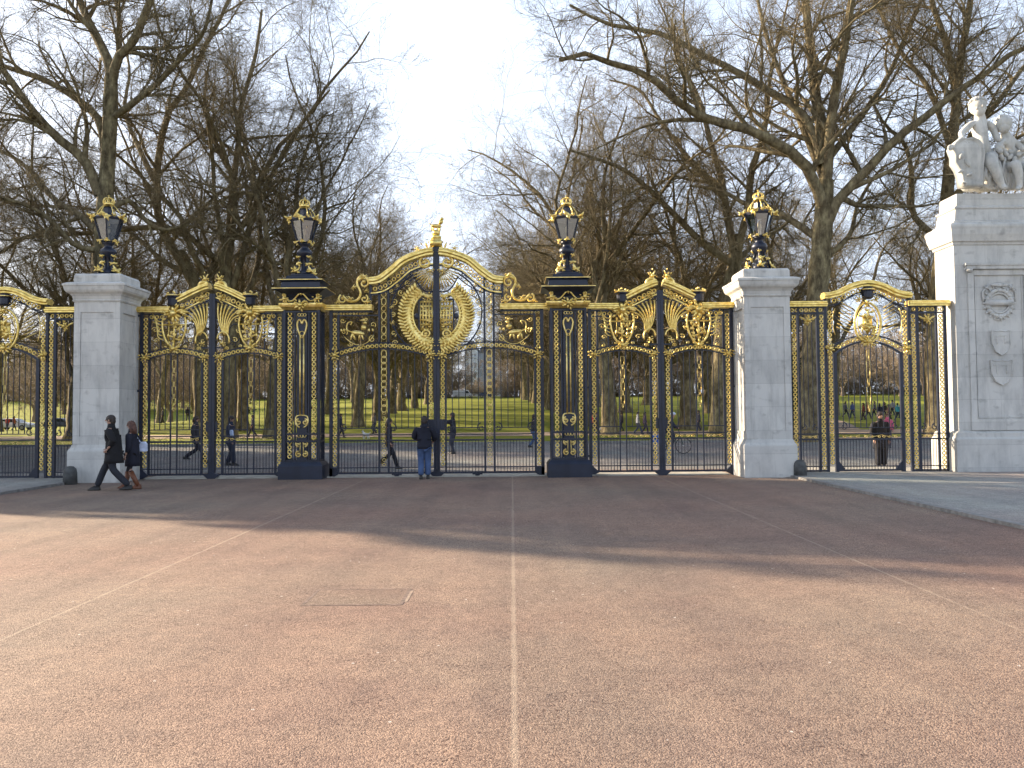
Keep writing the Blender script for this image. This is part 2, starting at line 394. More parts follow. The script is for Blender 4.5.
k = MB(); k.box(-33, 200, 47.2, 47.5, -.02, .13); o = k.build('kerb', KERB); o['kind'] = 'structure'
# raised pavements in front of the side screens
for s in (-1, 1):
    x0 = XC + s*9.40
    x1 = XC + s*60
    m = MB(); m.box(min(x0+s*.16,x1), max(x0+s*.16,x1), -40, 24.3, -.02, .055); o = m.build('pavement', PAVE); o['kind'] = 'structure'
    m = MB()
    y = -6.
    while y < 21.0:
        m.box(min(x0, x0+s*.16), max(x0, x0+s*.16), y, y+.90, -.02, .060); y += .91
    m.box(min(x0, x0+s*.16), max(x0, x0+s*.16), -40, -6.02, -.02, .06)
    o = m.build('kerb', KERB); o['kind'] = 'structure'
# threshold strip under the gates
m = MB(); m.box(XC-8.1, XC+8.1, D-.05, D+.75, -.02, .035); o = m.build('threshold', mat('threshold_stone', (.36,.34,.29), .8, vary=.15, scale=3, bump=.3)); o['kind'] = 'structure'
# straight construction joints, worn and uneven in width
for jx, y0, y1, w in ((0., -4, 21, .016), (-3.95, -4, 20.5, .013), (3.93, -4, 20.5, .011))[:0]:
    g = random.Random(int(jx*10)+5); vs = []; fs = []; y = y0; i = 0
    while y < y1:
        ww = w*g.uniform(.55, 1.45); xx = jx+g.uniform(-.006,.006)
        vs += [(xx-ww, y, .004), (xx+ww, y, .004)]
        if i and g.random() > (.03 if jx == 0 else .22): a = 2*i-2; fs.append((a, a+1, a+3, a+2))
        y += g.uniform(.08, .22); i += 1
    me = bpy.data.meshes.new('paving_joint'); me.from_pydata(vs, [], fs); me.materials.append(JOINT)
    o = bpy.data.objects.new('paving_joint', me); COL.objects.link(o); o['kind'] = 'structure'
# a rectangular access cover set in the asphalt
ac = empty('access_cover', (-1.46, 7.6, 0), 'rectangular access cover set flush in the red asphalt left of the centre joint', 'access cover')
m = MB(); m.box(-.43,.43,-.31,.31,-.02,.002); m.build('cover_plate', REDC, ac)
m = MB()
for a in ((-.46,-.43,-.34,.34),(.43,.46,-.34,.34),(-.43,.43,-.34,-.31),(-.43,.43,.31,.34)): m.box(a[0],a[1],a[2],a[3],-.02,.0035)
m.build('cover_frame', mat('cover_rim', (.17,.12,.097), .9, vary=.35, scale=14), ac)
m = MB(); m.box(.4605,.49,-.22,.26,-.02,.0025); m.build('mortar_edge', mat('worn_mortar', (.27,.20,.15), .9, vary=.3, scale=12), ac)

# ------------------------------------------------------------------ gates
RP = .126  # ring pitch
def chain_v(m, a, z0, z1, r=.056, link=False):
    n = max(1, round((z1-z0)/RP)); p = (z1-z0)/n
    for i in range(n):
        z = z0+p*(i+.5)
        m.ring(a, z, r*1.06, r*.56, .022, 12, -.012)
        if i < n-1: m.lump((a, -.015, z+p/2), (.016,.02,.02), 0, 6, 3)
def chain_path(m, pts, r=.056, pitch=RP):
    seg = [math.dist(pts[i], pts[i+1]) for i in range(len(pts)-1)]; T = sum(seg)
    n = max(1, round(T/pitch)); p = T/n
    for i in range(n):
        d = p*(i+.5); j = 0
        while d > seg[j] and j < len(seg)-1: d -= seg[j]; j += 1
        t = d/seg[j]; x = pts[j][0]*(1-t)+pts[j+1][0]*t; z = pts[j][1]*(1-t)+pts[j+1][1]*t
        m.ring(x, z, r*1.06, r*.56, .022, 12, -.012)
def arc3(x0, z0, xm, zm, x1, z1, n=14):
    """quadratic through three points"""
    out = []
    cx = 2*xm-.5*(x0+x1); cz = 2*zm-.5*(z0+z1)
    for i in range(n+1):
        t = i/n; out.append(((1-t)**2*x0+2*t*(1-t)*cx+t*t*x1, (1-t)**2*z0+2*t*(1-t)*cz+t*t*z1))
    return out
def off(pts, d):
    out = []; m = len(pts)
    for i in range(m):
        a = pts[max(i-1,0)]; b = pts[min(i+1,m-1)]; tx, tz = b[0]-a[0], b[1]-a[1]; l = math.hypot(tx,tz)
        nx, nz = -tz/l, tx/l
        if nz < 0: nx, nz = -nx, -nz
        out.append((pts[i][0]+nx*d, pts[i][1]+nz*d))
    return out
def catmull(P, k=6):
    out = []
    for i in range(len(P)-1):
        p0 = P[max(i-1,0)]; p1 = P[i]; p2 = P[i+1]; p3 = P[min(i+2,len(P)-1)]
        for j in range(k):
            t = j/k
            out.append(tuple(.5*((2*p1[c])+(-p0[c]+p2[c])*t+(2*p0[c]-5*p1[c]+4*p2[c]-p3[c])*t*t+(-p0[c]+3*p1[c]-3*p2[c]+p3[c])*t**3) for c in range(len(p1))))
    out.append(tuple(P[-1])); return out
def at_x(pts, x):
    for i in range(len(pts)-1):
        a, b = pts[i], pts[i+1]
        if (a[0]-x)*(b[0]-x) <= 0 and a[0] != b[0]:
            t = (x-a[0])/(b[0]-a[0]); return a[1]*(1-t)+b[1]*t
    return pts[0][1] if abs(pts[0][0]-x) < abs(pts[-1][0]-x) else pts[-1][1]
def t3(pts, y=0.): return [(p[0], y, p[1]) for p in pts]
def post(m, a, z0, z1, h=.028, d=.03): m.box(a-h, a+h, -d, d, z0, z1)
def bar(m, a, z0, z1, r=.0125): m.tube([(a,0,z0),(a,0,z1)], r, 6)
CROWNROWS = None
RAILP = [(-.13,.0),(-.13,.035),(-.17,.05),(-.17,.09),(-.12,.12),(-.12,.15),(.12,.15),(.12,.12),(.17,.09),(.17,.05),(.13,.035),(.13,.0)]
def lower_work(fr, bars, sc, a0, a1, z_top, pitch=.18, curls=True, dense=.09, skip=()):
    """tall bars above the lock rail, close dog bars below, C scrolls between"""
    n = max(1, round((a1-a0)/pitch)); p = (a1-a0)/n
    for i in range(1, n):
        a = a0+p*i; bar(bars, a, 1.36, z_top(a))
    n2 = max(1, round((a1-a0)/dense)); p2 = (a1-a0)/n2
    for i in range(1, n2):
        bar(bars, a0+p2*i, .10, 1.02, .0095)
    for z, h in ((1.36,.012),(1.175,.016),(1.02,.022),(.27,.014),(.12,.028)):
        fr.box(a0, a1, -.026, .026, z-h, z+h)
    if curls:
        for sgn, a in ((1, a0+.11), (-1, a1-.11)):
            sc.spiral(a, 1.36, .13, math.pi/2 if sgn > 0 else math.pi/2, .85, .016, -sgn, 0, 6, .3)
            sc.spiral(a, 1.36, .07, -math.pi/2, .7, .012, sgn, 0, 6, .3)
def gold_s(m, a0, a1, z, r=.05):
    """row of small gilt s-scrolls lying in the lock band"""
    n = max(2, round((a1-a0)/.17)); p = (a1-a0)/n
    for i in range(n):
        x = a0+p*(i+.5); d = 1 if i % 2 else -1
        m.spiral(x, z, r, math.pi if d > 0 else 0, .9, .010, d, -.01, 5, .25)
    m.tube([(a0+.03,-.01,z+r*.9),((a0+a1)/2,-.01,z-r*.3),(a1-.03,-.01,z+r*.9)], .009, 5)
def fine_scrolls(m, pts, rad=.012, seed=0):
    g = random.Random(seed)
    for (x, z, r) in pts:
        m.spiral(x, z, r, g.uniform(0, 6.28), g.uniform(.9, 1.3), rad, g.choice((-1,1)), 0, 5, .2)
def crown_mesh(m, x, z, w, h, y=-.02):
    """royal crown: band, arches, orb and cross"""
    m.lathe([(0,w*.5),(h*.06,w*.53),(h*.16,w*.53),(h*.2,w*.5)], 14, (x,y,z))
    for k in range(8):
        a = 2*math.pi*k/8; c, s_ = math.cos(a), math.sin(a)
        pts = [(x+c*w*.5*q, y+s_*w*.5*q, z+h*hh) for q, hh in ((1,.15),(1.12,.38),(.95,.6),(.5,.7),(.08,.62))]
        m.tube(pts, w*.045, 5)
        m.lump((x+c*w*.52, y+s_*w*.52, z+h*.27), (w*.09,w*.06,w*.09), 0, 6, 4)
    m.lump((x,y,z+h*.72), (w*.12,)*3, 0, 8, 5)
    m.box(x-w*.03, x+w*.03, y-.012, y+.012, z+h*.76, z+h); m.box(x-w*.11, x+w*.11, y-.012, y+.012, z+h*.86, z+h*.92)

def main_leaf(s):
    W = 2.98; root = empty('gate_leaf', (XC+s*W/2, D, 0),
        'tall %s leaf of the great central gate, with half the gilded medallion' % ('left' if s < 0 else 'right'), 'gate', 'leaves of the great central gate')
    def M(): return MB(ox=-s*W/2, sg=s)
    fr, bars, sc = M(), M(), M()
    top = catmull([(1.86,5.42),(1.56,5.47),(1.2,5.73),(.86,6.01),(.35,6.20),(.08,6.24)], 7)
    arch = arc3(2.86,3.40,1.47,3.66,.12,3.40, 18)
    # uprights
    post(fr, 2.94, .05, 4.66, .045, .05); post(fr, 2.74, .10, 4.62); post(fr, .25, .10, 3.45, .024)
    post(fr, 1.60, .10, at_x(top, 1.6)); post(fr, 1.34, .10, at_x(top, 1.34))
    fr.box(.003, .085, -.06, .06, .05, 6.42)
    fr.box(-.0, .0, 0, 0, 0, 0) if False else None
    for d in (-.085, .085):
        fr.sweep(off(arch, d), [(-.03,-.014),(-.03,.014),(.03,.014),(.03,-.014)])
    fr.sweep(off(top, -.33), [(-.03,-.018),(-.03,.018),(.03,.018),(.03,-.018)])
    fr.box(1.6, 2.74, -.025, .025, 4.50, 4.53); fr.box(1.78, 2.98, -.03, .03, 4.60, 4.64)
    post(fr, 1.84, 4.62, 5.42, .03)
    # feet
    fr.plate([(2.72,.10),(2.76,.26),(2.98,.26),(2.98,.02),(2.86,.02)], -.05, .05)
    fr.plate([(.0,.02),(.0,.22),(.2,.10),(.12,.03)], -.062, .062)
    fr.tube([(1.12,0,.10),(1.12,0,.03)], .07, 8); fr.box(.98,1.26,-.03,.03,.06,.10)
    # lock band and bars
    zt = lambda a: at_x(arch, a)-.085
    lower_work(fr, bars, sc, .25, 1.34, zt); lower_work(fr, bars, sc, 1.60, 2.74, zt)
    for a0, a1 in ((.06,.25),(1.34,1.60),(2.74,2.94)):
        for z, h in ((1.175,.012),(1.02,.016),(.27,.012),(.12,.024)): fr.box(a0, a1, -.02, .02, z-h, z+h)
    # spandrel filigree
    fine_scrolls(sc, [(1.85,4.0,.12),(2.05,3.85,.1),(2.55,3.85,.13),(2.5,4.3,.13),(1.8,4.35,.1),(2.2,4.4,.09),(2.62,3.62,.07),(1.72,3.78,.07),
                      (1.15,3.85,.13),(.95,3.68,.08),(1.18,4.2,.09),(1.2,5.0,.12),(1.05,5.3,.12),(1.2,5.35,.08),(.75,5.55,.1),(.95,5.6,.08)], .012, 3 if s > 0 else 4)
    # dark medallion ring
    ring = [(.0+1.27*math.cos(R(t)), 4.60+1.22*math.sin(R(t))) for t in range(-84, 62, 6)]
    sc.tube(t3([(max(.09, x), z) for x, z in ring]), .024, 6)
    sc.spiral(.60, 5.72, .14, -.6, .9, .02, 1, 0, 6, .3); sc.spiral(.62, 5.98, .07, 0, .8, .016, -1, 0, 6, .3)
    sc.tube(t3(arc3(.60,5.58,.95,5.30,1.34,5.12,10)), .018, 6); sc.tube(t3(arc3(.60,5.58,.36,5.22,.09,5.18,10)), .022, 6)
    # small lattice between the crown mouldings
    for i in range(7):
        x0 = .15+i*.2
        za, zb = at_x(top, x0)-.30, at_x(top, x0+.14)-.05
        bars.tube([(x0,0,za),(x0+.14,0,zb)], .007, 4); bars.tube([(x0+.14,0,at_x(top,x0+.14)-.30),(x0,0,at_x(top,x0)-.05)], .007, 4)
    fr.build('frame', IRON, root); bars.build('bars', IRON, root); sc.build('filigree', IRON, root, True)
    # gilded things
    for a, z0, z1 in ((2.84,.30,3.28),(.168,.30,3.28),(2.84,3.55,4.45)):
        g = M(); chain_v(g, a, z0, z1); g.build('ring_chain', GOLD, root, True)
    g = M(); chain_path(g, arch[1:-1]); g.build('ring_chain', GOLD, root, True)
    g = M(); chain_path(g, off(top, -.17)[2:-5], .062, .15); g.build('ring_chain', GOLD, root, True)
    g = M(); chain_path(g, [(1.9,4.57-.01),(2.9,4.57-.01)], .03, .09); g.build('ring_chain', GOLD, root, True)
    # mid strip: interlaced loops
    g = M(); z = 1.9; i = 0
    while z < 3.5:
        g.ring(1.47, z, .10, .075, .02, 14, -.01, .85, 1.25); z += .17
    z = .35
    while z < 1.85:
        g.ring(1.47, z, .05, .032, .014, 10, -.01); z += .13
    z = 3.9
    while z < at_x(top, 1.47)-.35:
        g.ring(1.47, z, .095, .07, .02, 14, -.01, .8, 1.3 if i % 2 else .8); z += .2; i += 1
    g.tube([(1.405,0,.3),(1.405,0,5.1)], .006, 4); g.tube([(1.535,0,.3),(1.535,0,5.0)], .006, 4)
    g.build('loop_strip', GOLDP, root, True)
    g = M(); g.sweep(top, [(-.16,-.05),(-.16,.0),(-.2,.03),(-.2,.08),(-.14,.12),(-.14,.15),(.14,.15),(.14,.12),(.2,.08),(.2,.03),(.16,0),(.16,-.05)])
    g.sweep(off(top, -.29), [(-.04,-.012),(-.04,.02),(.04,.02),(.04,-.012)])
    g.build('top_moulding', GOLD, root)
    g = M(); g.sweep([(1.78,4.655),(3.10,4.655)], RAILP); g.build('gilt_rail', GOLD, root)
    # shoulder scrolls
    g = M()
    g.spiral(2.02, 5.42, .17, 0.4, 1.15, .042, 1, -.02, 7, .25)
    g.tube(t3(catmull([(1.86,5.52),(2.1,5.62),(2.22,5.42),(2.12,5.15),(2.2,4.95),(2.45,4.92),(2.62,5.08)],5), -.02), .036, 7)
    g.spiral(2.62, 4.97, .13, 1.2, 1., .032, -1, -.02, 7, .25); g.spiral(2.02, 4.98, .12, 2.0, 1., .028, 1, -.02, 6, .25)
    for x, z, r in ((2.02,5.6,.1),(2.3,5.3,.1),(1.95,5.2,.08),(2.4,4.98,.1),(2.75,4.9,.09),(1.9,4.88,.1)): g.cluster(x, z, r, int(x*50), 5)
    g.build('shoulder_scroll', GOLD, root, True)
    g = M()
    g.spiral(.30, 5.98, .20, 1.9, 1.25, .045, -1, -.04, 7, .25)
    g.cluster(.22, 6.33, .17, 5, 6, -.06, 1.2); g.cluster(.52, 6.38, .10, 6, 5, -.04); g.cluster(.16, 5.74, .12, 7, 5); g.cluster(.42, 6.16, .12, 8, 5)
    g.build('crest_scroll', GOLD, root, True)
    # wreath crescent of overlapping leaves
    g = M(); cz = 4.52
    for row, rr in ((0,.74),(1,.88),(2,1.0)):
        n = 20+row*3
        for i in range(n):
            t = R(-80+i*(134./(n-1))); L = .11 if row < 2 else .095
            if rr*math.cos(t) < .12: continue
            g.lump((rr*math.cos(t), -.03-.02*row, cz+rr*math.sin(t)), (L, .03, .045), t+(.5 if row != 1 else -.3), 6, 4)
    n = 24; vs = []; fs = []
    for i in range(n+1):
        t = R(-82+i*136./n)
        for rr, yy in ((.70,-.02),(.74,-.06),(.98,-.04),(1.0,0.)): vs.append((max(.09, rr*math.cos(t)), yy, cz+rr*math.sin(t)*1.02))
        if i:
            for q in range(3): a_ = (i-1)*4+q; fs.append((a_, a_+1, a_+5, a_+4))
    g.add(vs, fs)
    inner = [(.66*math.cos(R(t)), cz+.70*math.sin(R(t))) for t in range(-72, 64, 6)]
    g.tube(t3(inner, -.03), .03, 7)
    g.spiral(.27, 3.97, .14, -.6, 1.2, .034, 1, -.05, 7, .2); g.cluster(.16, 3.72, .13, 11, 6); g.cluster(.5, 3.76, .1, 12, 6)
    g.build('wreath', GOLD, root, True)
    # royal arms panel: quartered shield in a dark hooked frame
    g = M()
    for i in range(7): g.box(.09, .44, -.025, -.005, 4.08+i*.13, 4.135+i*.13)
    for i in range(5): g.box(.10+i*.085, .135+i*.085, -.03, -.01, 4.05, 4.90)
    gg = random.Random(4)
    for i in range(16): g.lump((gg.uniform(.13,.42), -.03, gg.uniform(4.1,4.85)), (gg.uniform(.03,.06), .025, .022), gg.uniform(0,3), 6, 4)
    g.cluster(.22, 5.0, .14, 20, 6, -.04); g.cluster(.50, 5.08, .10, 21, 5, -.04); g.lump((.3,-.04,5.06),(.2,.03,.04),.1)
    g.build('arms_panel', GOLD, root, True)
    k = M(); k.box(.46,.50,-.04,.02,4.0,4.95); k.spiral(.40, 4.96, .11, .3, .8, .026, 1, 0, 6, .3); k.lump((.55,0,4.48),(.09,.03,.07),1.57); k.box(.2,.5,-.03,.01,4.93,4.97)
    k.build('arms_frame', IRON, root)
    # fan of gilt rays under the crest
    g = M()
    for i in range(9):
        t = R(-86+i*8.5); c = (.06, 5.86)
        g.tube([(c[0]+.14*math.cos(t), -.02, c[1]+.14*math.sin(t)), (c[0]+.62*math.cos(t), -.02, c[1]+.62*math.sin(t))], [.008,.022], 5)
    g.build('ray_fan', GOLD, root, True)
    g = M(); fine_scrolls(g, [(1.80,3.85,.10),(2.58,4.05,.10),(1.78,4.25,.09),(2.62,4.38,.08),(1.98,4.42,.07),(2.4,3.72,.08),(1.15,3.74,.09),(1.22,4.55,.08),(1.18,4.9,.10),(1.0,5.15,.10),(.8,5.42,.09),(1.25,5.2,.07),(1.2,4.0,.09),(1.05,3.58,.06)], .015, 13)
    for x, z in ((1.22,4.3),(1.24,4.75),(1.1,5.35),(.62,3.62)): g.cluster(x, z, .07, int(x*90+z*7), 5, -.02)
    g.build('gilt_filigree', GOLD, root, True)
    # heraldic beast in the outer panel
    g = M()
    g.lump((2.20,-.03,4.02),(.20,.05,.07),.15); g.lump((2.03,-.04,4.17),(.08,.06,.075),.5); g.lump((1.99,-.05,4.30),(.06,.04,.045),0)
    for x, a in ((2.07,-1.9),(2.15,-1.4),(2.30,-1.9),(2.37,-1.3)): g.lump((x,-.03,3.92),(.11,.03,.03),a,6,4)
    g.tube(t3(catmull([(2.38,4.05),(2.5,4.12),(2.48,4.3),(2.36,4.33),(2.40,4.24)],4),-.03), .02, 6)
    g.box(1.98,2.14,-.05,-.02,4.36,4.40)
    g.tube(t3(arc3(1.75,3.95,2.15,3.68,2.6,3.95,10),-.02), .014, 6)
    for x in (1.78, 1.88, 2.58, 2.66): g.lump((x,-.02,4.1),(.05,.02,.03),1.4,6,4)
    g.build('heraldic_beast', GOLD, root, True)
    for a, z, sd in ((2.84,3.40,31),(.17,3.40,32)):
        g = M(); g.cluster(a, z, .17, sd, 7, -.07); g.build('leaf_boss', GOLD, root, True)
    # lock cover near the meeting stile
    k = M(); k.box(.09,.22,-.045,.045,1.30,1.60); k.build('lock_case', IRON, root)
    if s < 0:   # crowned crest with a standing lion, carried by the left leaf's stile
        g = M(); g.ox = W/2
        g.box(-.16,.16,-.16,.16,6.44,6.60); g.box(-.13,.13,-.13,.13,6.60,6.64)
        g.lathe([(0,.13),(.05,.15),(.10,.13)], 12, (0,0,6.64)); g.lump((0,0,6.82),(.10,.12,.12),1.57)
        g.lump((-.01,0,7.02),(.15,.06,.065),.10); g.lump((-.13,0,7.13),(.08,.06,.07),2.2); g.lump((-.16,0,7.22),(.06,.05,.05),0)
        for x in (-.1,-.05,.08,.12): g.lump((x,.03 if x in (-.1,.08) else -.03,6.94),(.08,.022,.025),1.5,6,4)
        g.tube(t3(catmull([(.12,7.05),(.18,7.1),(.17,7.2)],4)), .014, 5)
        g.build('lion_crest', GOLD, root, True)
    return root
for s in (-1, 1): main_leaf(s)

def side_leaf(gc, s, label):
    W = 2.02; root = empty('gate_leaf', (XC+gc+s*W/2, D, 0), label, 'gate', 'leaves of the side gates')
    def M(): return MB(ox=-s*W/2, sg=s)
    fr, bars, sc = M(), M(), M()
    top = catmull([(1.02,4.92),(.8,5.02),(.5,5.17),(.2,5.30),(.08,5.33)], 5)
    arch = arc3(1.90,3.37,1.05,3.56,.14,3.37, 14)
    post(fr, 1.98, .05, 4.66, .04, .045); post(fr, 1.76, .1, 4.6, .026); post(fr, .29, .1, 3.4, .026)
    fr.box(.003, .085, -.07, .07, .02, 5.15)
    for d in (-.08, .08): fr.sweep(off(arch, d), [(-.03,-.014),(-.03,.014),(.03,.014),(.03,-.014)])
    fr.sweep(off(top, -.34), [(-.03,-.02),(-.03,.02),(.03,.02),(.03,-.02)]); fr.sweep(off(top, -.44), [(-.02,-.012),(-.02,.012),(.02,.012),(.02,-.012)])
    fr.box(1.05, 2.0, -.03, .03, 4.58, 4.62); fr.box(1.3, 1.98, -.02, .02, 4.42, 4.445)
    post(fr, 1.45, 3.55, 4.6, .016, .02); fr.box(.06,.3,-.03,.03,3.62,3.66)
    fr.plate([(0,.0),(0,.2),(.22,.10),(.1,.0)], -.072, .072); fr.plate([(1.74,.1),(1.94,.28),(2.02,.28),(2.02,.0),(1.94,.0)], -.05, .05)
    zt = lambda a: at_x(arch, a)-.08
    lower_work(fr, bars, sc, .29, .98, zt, .17, False); lower_work(fr, bars, sc, 1.16, 1.76, zt, .16, False)
    for a0, a1 in ((.06,.29),(.98,1.16),(1.76,1.96)):
        for z, h in ((1.175,.012),(1.02,.016),(.27,.012),(.12,.024)): fr.box(a0, a1, -.02, .02, z-h, z+h)
    post(fr, .98, .1, zt(.98), .016, .018); post(fr, 1.16, .1, zt(1.16), .016, .018)
    fine_scrolls(sc, [(1.6,4.0,.1),(1.62,4.3,.08),(1.6,3.7,.08),(.55,3.75,.1),(.75,3.72,.07),(.85,4.45,.07),(1.58,4.5,.05)], .011, int(gc*3)+s)
    sc.tube(t3([(.62+.17*math.cos(R(t)), 4.05+.25*math.sin(R(t))) for t in range(0,360,20)]), .014, 5, True)
    fr.build('frame', IRON, root); bars.build('bars', IRON, root); sc.build('filigree', IRON, root, True)
    for a, z0, z1 in ((1.87,.30,3.25),(.187,.30,3.25),(1.87,3.5,4.5)):
        g = M(); chain_v(g, a, z0, z1); g.build('ring_chain', GOLD, root, True)
    g = M(); chain_path(g, arch[1:-1]); g.build('ring_chain', GOLD, root, True)
    g = M(); chain_path(g, off(top, -.17)[1:-2], .065, .15); g.build('ring_chain', GOLD, root, True)
    g = M(); chain_path(g, [(1.34,4.51),(1.78,4.51)], .052, .13); g.build('ring_chain', GOLD, root, True)
    g = M(); gold_s(g, .33, .95, 1.10); gold_s(g, 1.2, 1.72, 1.10); g.build('lock_band_scrolls', GOLDP, root, True)
    g = M(); g.sweep([(1.16,4.645),(2.08,4.645)], RAILP); g.build('gilt_rail', GOLD, root)
    g = M(); g.sweep(top, [(-.14,-.04),(-.14,.0),(-.18,.03),(-.18,.07),(-.12,.10),(-.12,.13),(.12,.13),(.12,.10),(.18,.07),(.18,.03),(.14,0),(.14,-.04)])
    g.sweep(off(top, -.28), [(-.04,-.012),(-.04,.016),(.04,.016),(.04,-.012)])
    g.build('top_moulding', GOLD, root)
    g = M(); g.spiral(.26, 5.34, .15, 2.4, 1.1, .05, -1, -.06, 7, .3); g.cluster(.2, 5.56, .13, 4, 6, -.05, 1.3); g.cluster(.25, 5.05, .14, 9, 6, -.07, -1.2)
    g.build('crest_scroll', GOLD, root, True)
    # cartouche with helmet/crown over it
    g = M(); A = 1.07
    out = [(-.30,.86),(-.33,.60),(-.27,.30),(-.14,.06),(0,-.02),(.14,.06),(.27,.30),(.33,.60),(.30,.86)]
    g.tube(t3(catmull([(A+x, 3.66+z) for x, z in out], 4), -.04), .028, 7)
    g.cluster(A, 4.60, .30, 14, 9, -.09); g.lump((A-.22,-.07,4.66),(.2,.05,.06),.1); g.lump((A+.22,-.07,4.66),(.2,.05,.06),-.1)
    g.cluster(A, 3.62, .19, 15, 7, -.08)
    g.box(A-.30,A+.30,-.05,-.02,4.27,4.31); g.box(A-.025,A+.025,-.05,-.02,3.7,4.5); g.box(A-.16,A-.14,-.04,-.02,3.85,4.4); g.box(A+.14,A+.16,-.04,-.02,3.85,4.4)
    gg = random.Random(7)
    for i in range(26): g.lump((A+gg.uniform(-.22,.22), -.04, gg.uniform(3.78,4.45)), (gg.uniform(.05,.09),.03,.03), gg.uniform(0,3), 6, 4)
    g.build('cartouche', GOLD, root, True)
    k = M(); k.lathe([(0,.10),(.03,.14),(.22,.15),(.26,.19),(.30,.19),(.33,.12)], 12, (A,-.08,4.80)); hk = k.build('crown', IRON, root)
    g = M(); g.tube([(A+.19*math.cos(R(t)), -.08+.19*math.sin(R(t)), 5.10) for t in range(0,360,30)], .022, 5, True)
    for t in range(0,360,60): g.lump((A+.18*math.cos(R(t)),-.08+.18*math.sin(R(t)),5.15),(.03,.03,.03),0,6,4)
    g.lump((A,-.08,5.20),(.035,.035,.04)); g.build('crown_gilding', GOLD, hk, True)
    g = M(); fine_scrolls(g, [(1.60,4.42,.08),(1.62,4.15,.09),(1.58,3.85,.08),(1.6,3.62,.06),(.66,4.40,.08),(.74,4.12,.08),(.62,3.85,.08),(.78,3.68,.05),(.45,4.95,.07),(.7,4.72,.07),(.4,3.62,.06)], .015, 23)
    g.build('gilt_filigree', GOLD, root, True)
    # wing of feathers outside, plume fan beside the stile
    g = M()
    for i in range(6):
        z = 3.88+i*.085; g.tube(t3(arc3(A+.32, z+.02*i, A+.46, z+.10, A+.40+.04*i, z+.30, 6), -.03), .018, 5)
    g.build('wing_feathers', GOLD, root, True)
    g = M()
    for i in range(7):
        f_ = i/6
        p = arc3(.34+.10*f_, 3.98, .17+.34*f_, 4.38+.02*(1-f_), .16+.66*f_, 4.86-.30*f_*f_, 9)
        g.tube(t3(p, -.03), [.014+.012*q/9 for q in range(10)], 6)
        g.lump((p[-1][0], -.03, p[-1][1]), (.035,.025,.03), 0, 6, 4)
    g.tube(t3([(.30+.17*math.cos(R(t)), 3.84+.24*math.sin(R(t))) for t in range(-20,190,15)], -.04), .026, 6)
    g.cluster(.28, 3.76, .11, 19, 5)
    g.build('plume_fan', GOLD, root, True)
    g = M(); z = 3.30
    for hh, ww in ((.22,.05),(.10,.02),(.26,.055),(.10,.02),(.22,.05),(.10,.02),(.24,.05),(.08,.02)):
        g.tube([(A-ww,-.01,z),(A+ww,-.01,z),(A+ww,-.01,z-hh),(A-ww,-.01,z-hh)], .011, 5, True); z -= hh+.012
        g.lump((A,-.01,z), (.02,.02,.02),0,6,4)
    g.build('pendant', GOLDP, root, True)
    for a, z, sd in ((1.87,3.37,33),(.2,3.37,34)):
        g = M(); g.cluster(a, z, .15, sd, 7, -.07); g.build('leaf_boss', GOLD, root, True)
    k = M(); k.box(.09,.16,-.05,.05,1.30,1.58); k.build('lock_case', IRON, root)
    for z in (.55, 2.45, 4.55): 
        k = M(); k.tube([(1.95,0,z),(2.12,-.02,z)], .03, 6); k.lump((2.1,-.02,z),(.05,.05,.05)); k.build('hinge', IRON, root)
    return root
side_leaf(-6.25, -1, 'side gate leaf hung on the left stone pillar, behind the walking couple')
side_leaf(-6.25, 1, 'side gate leaf hung on the left black iron pier')
side_leaf(6.25, -1, 'side gate leaf hung on the right black iron pier')
side_leaf(6.25, 1, 'side gate leaf hung on the right lantern pillar of pale stone')

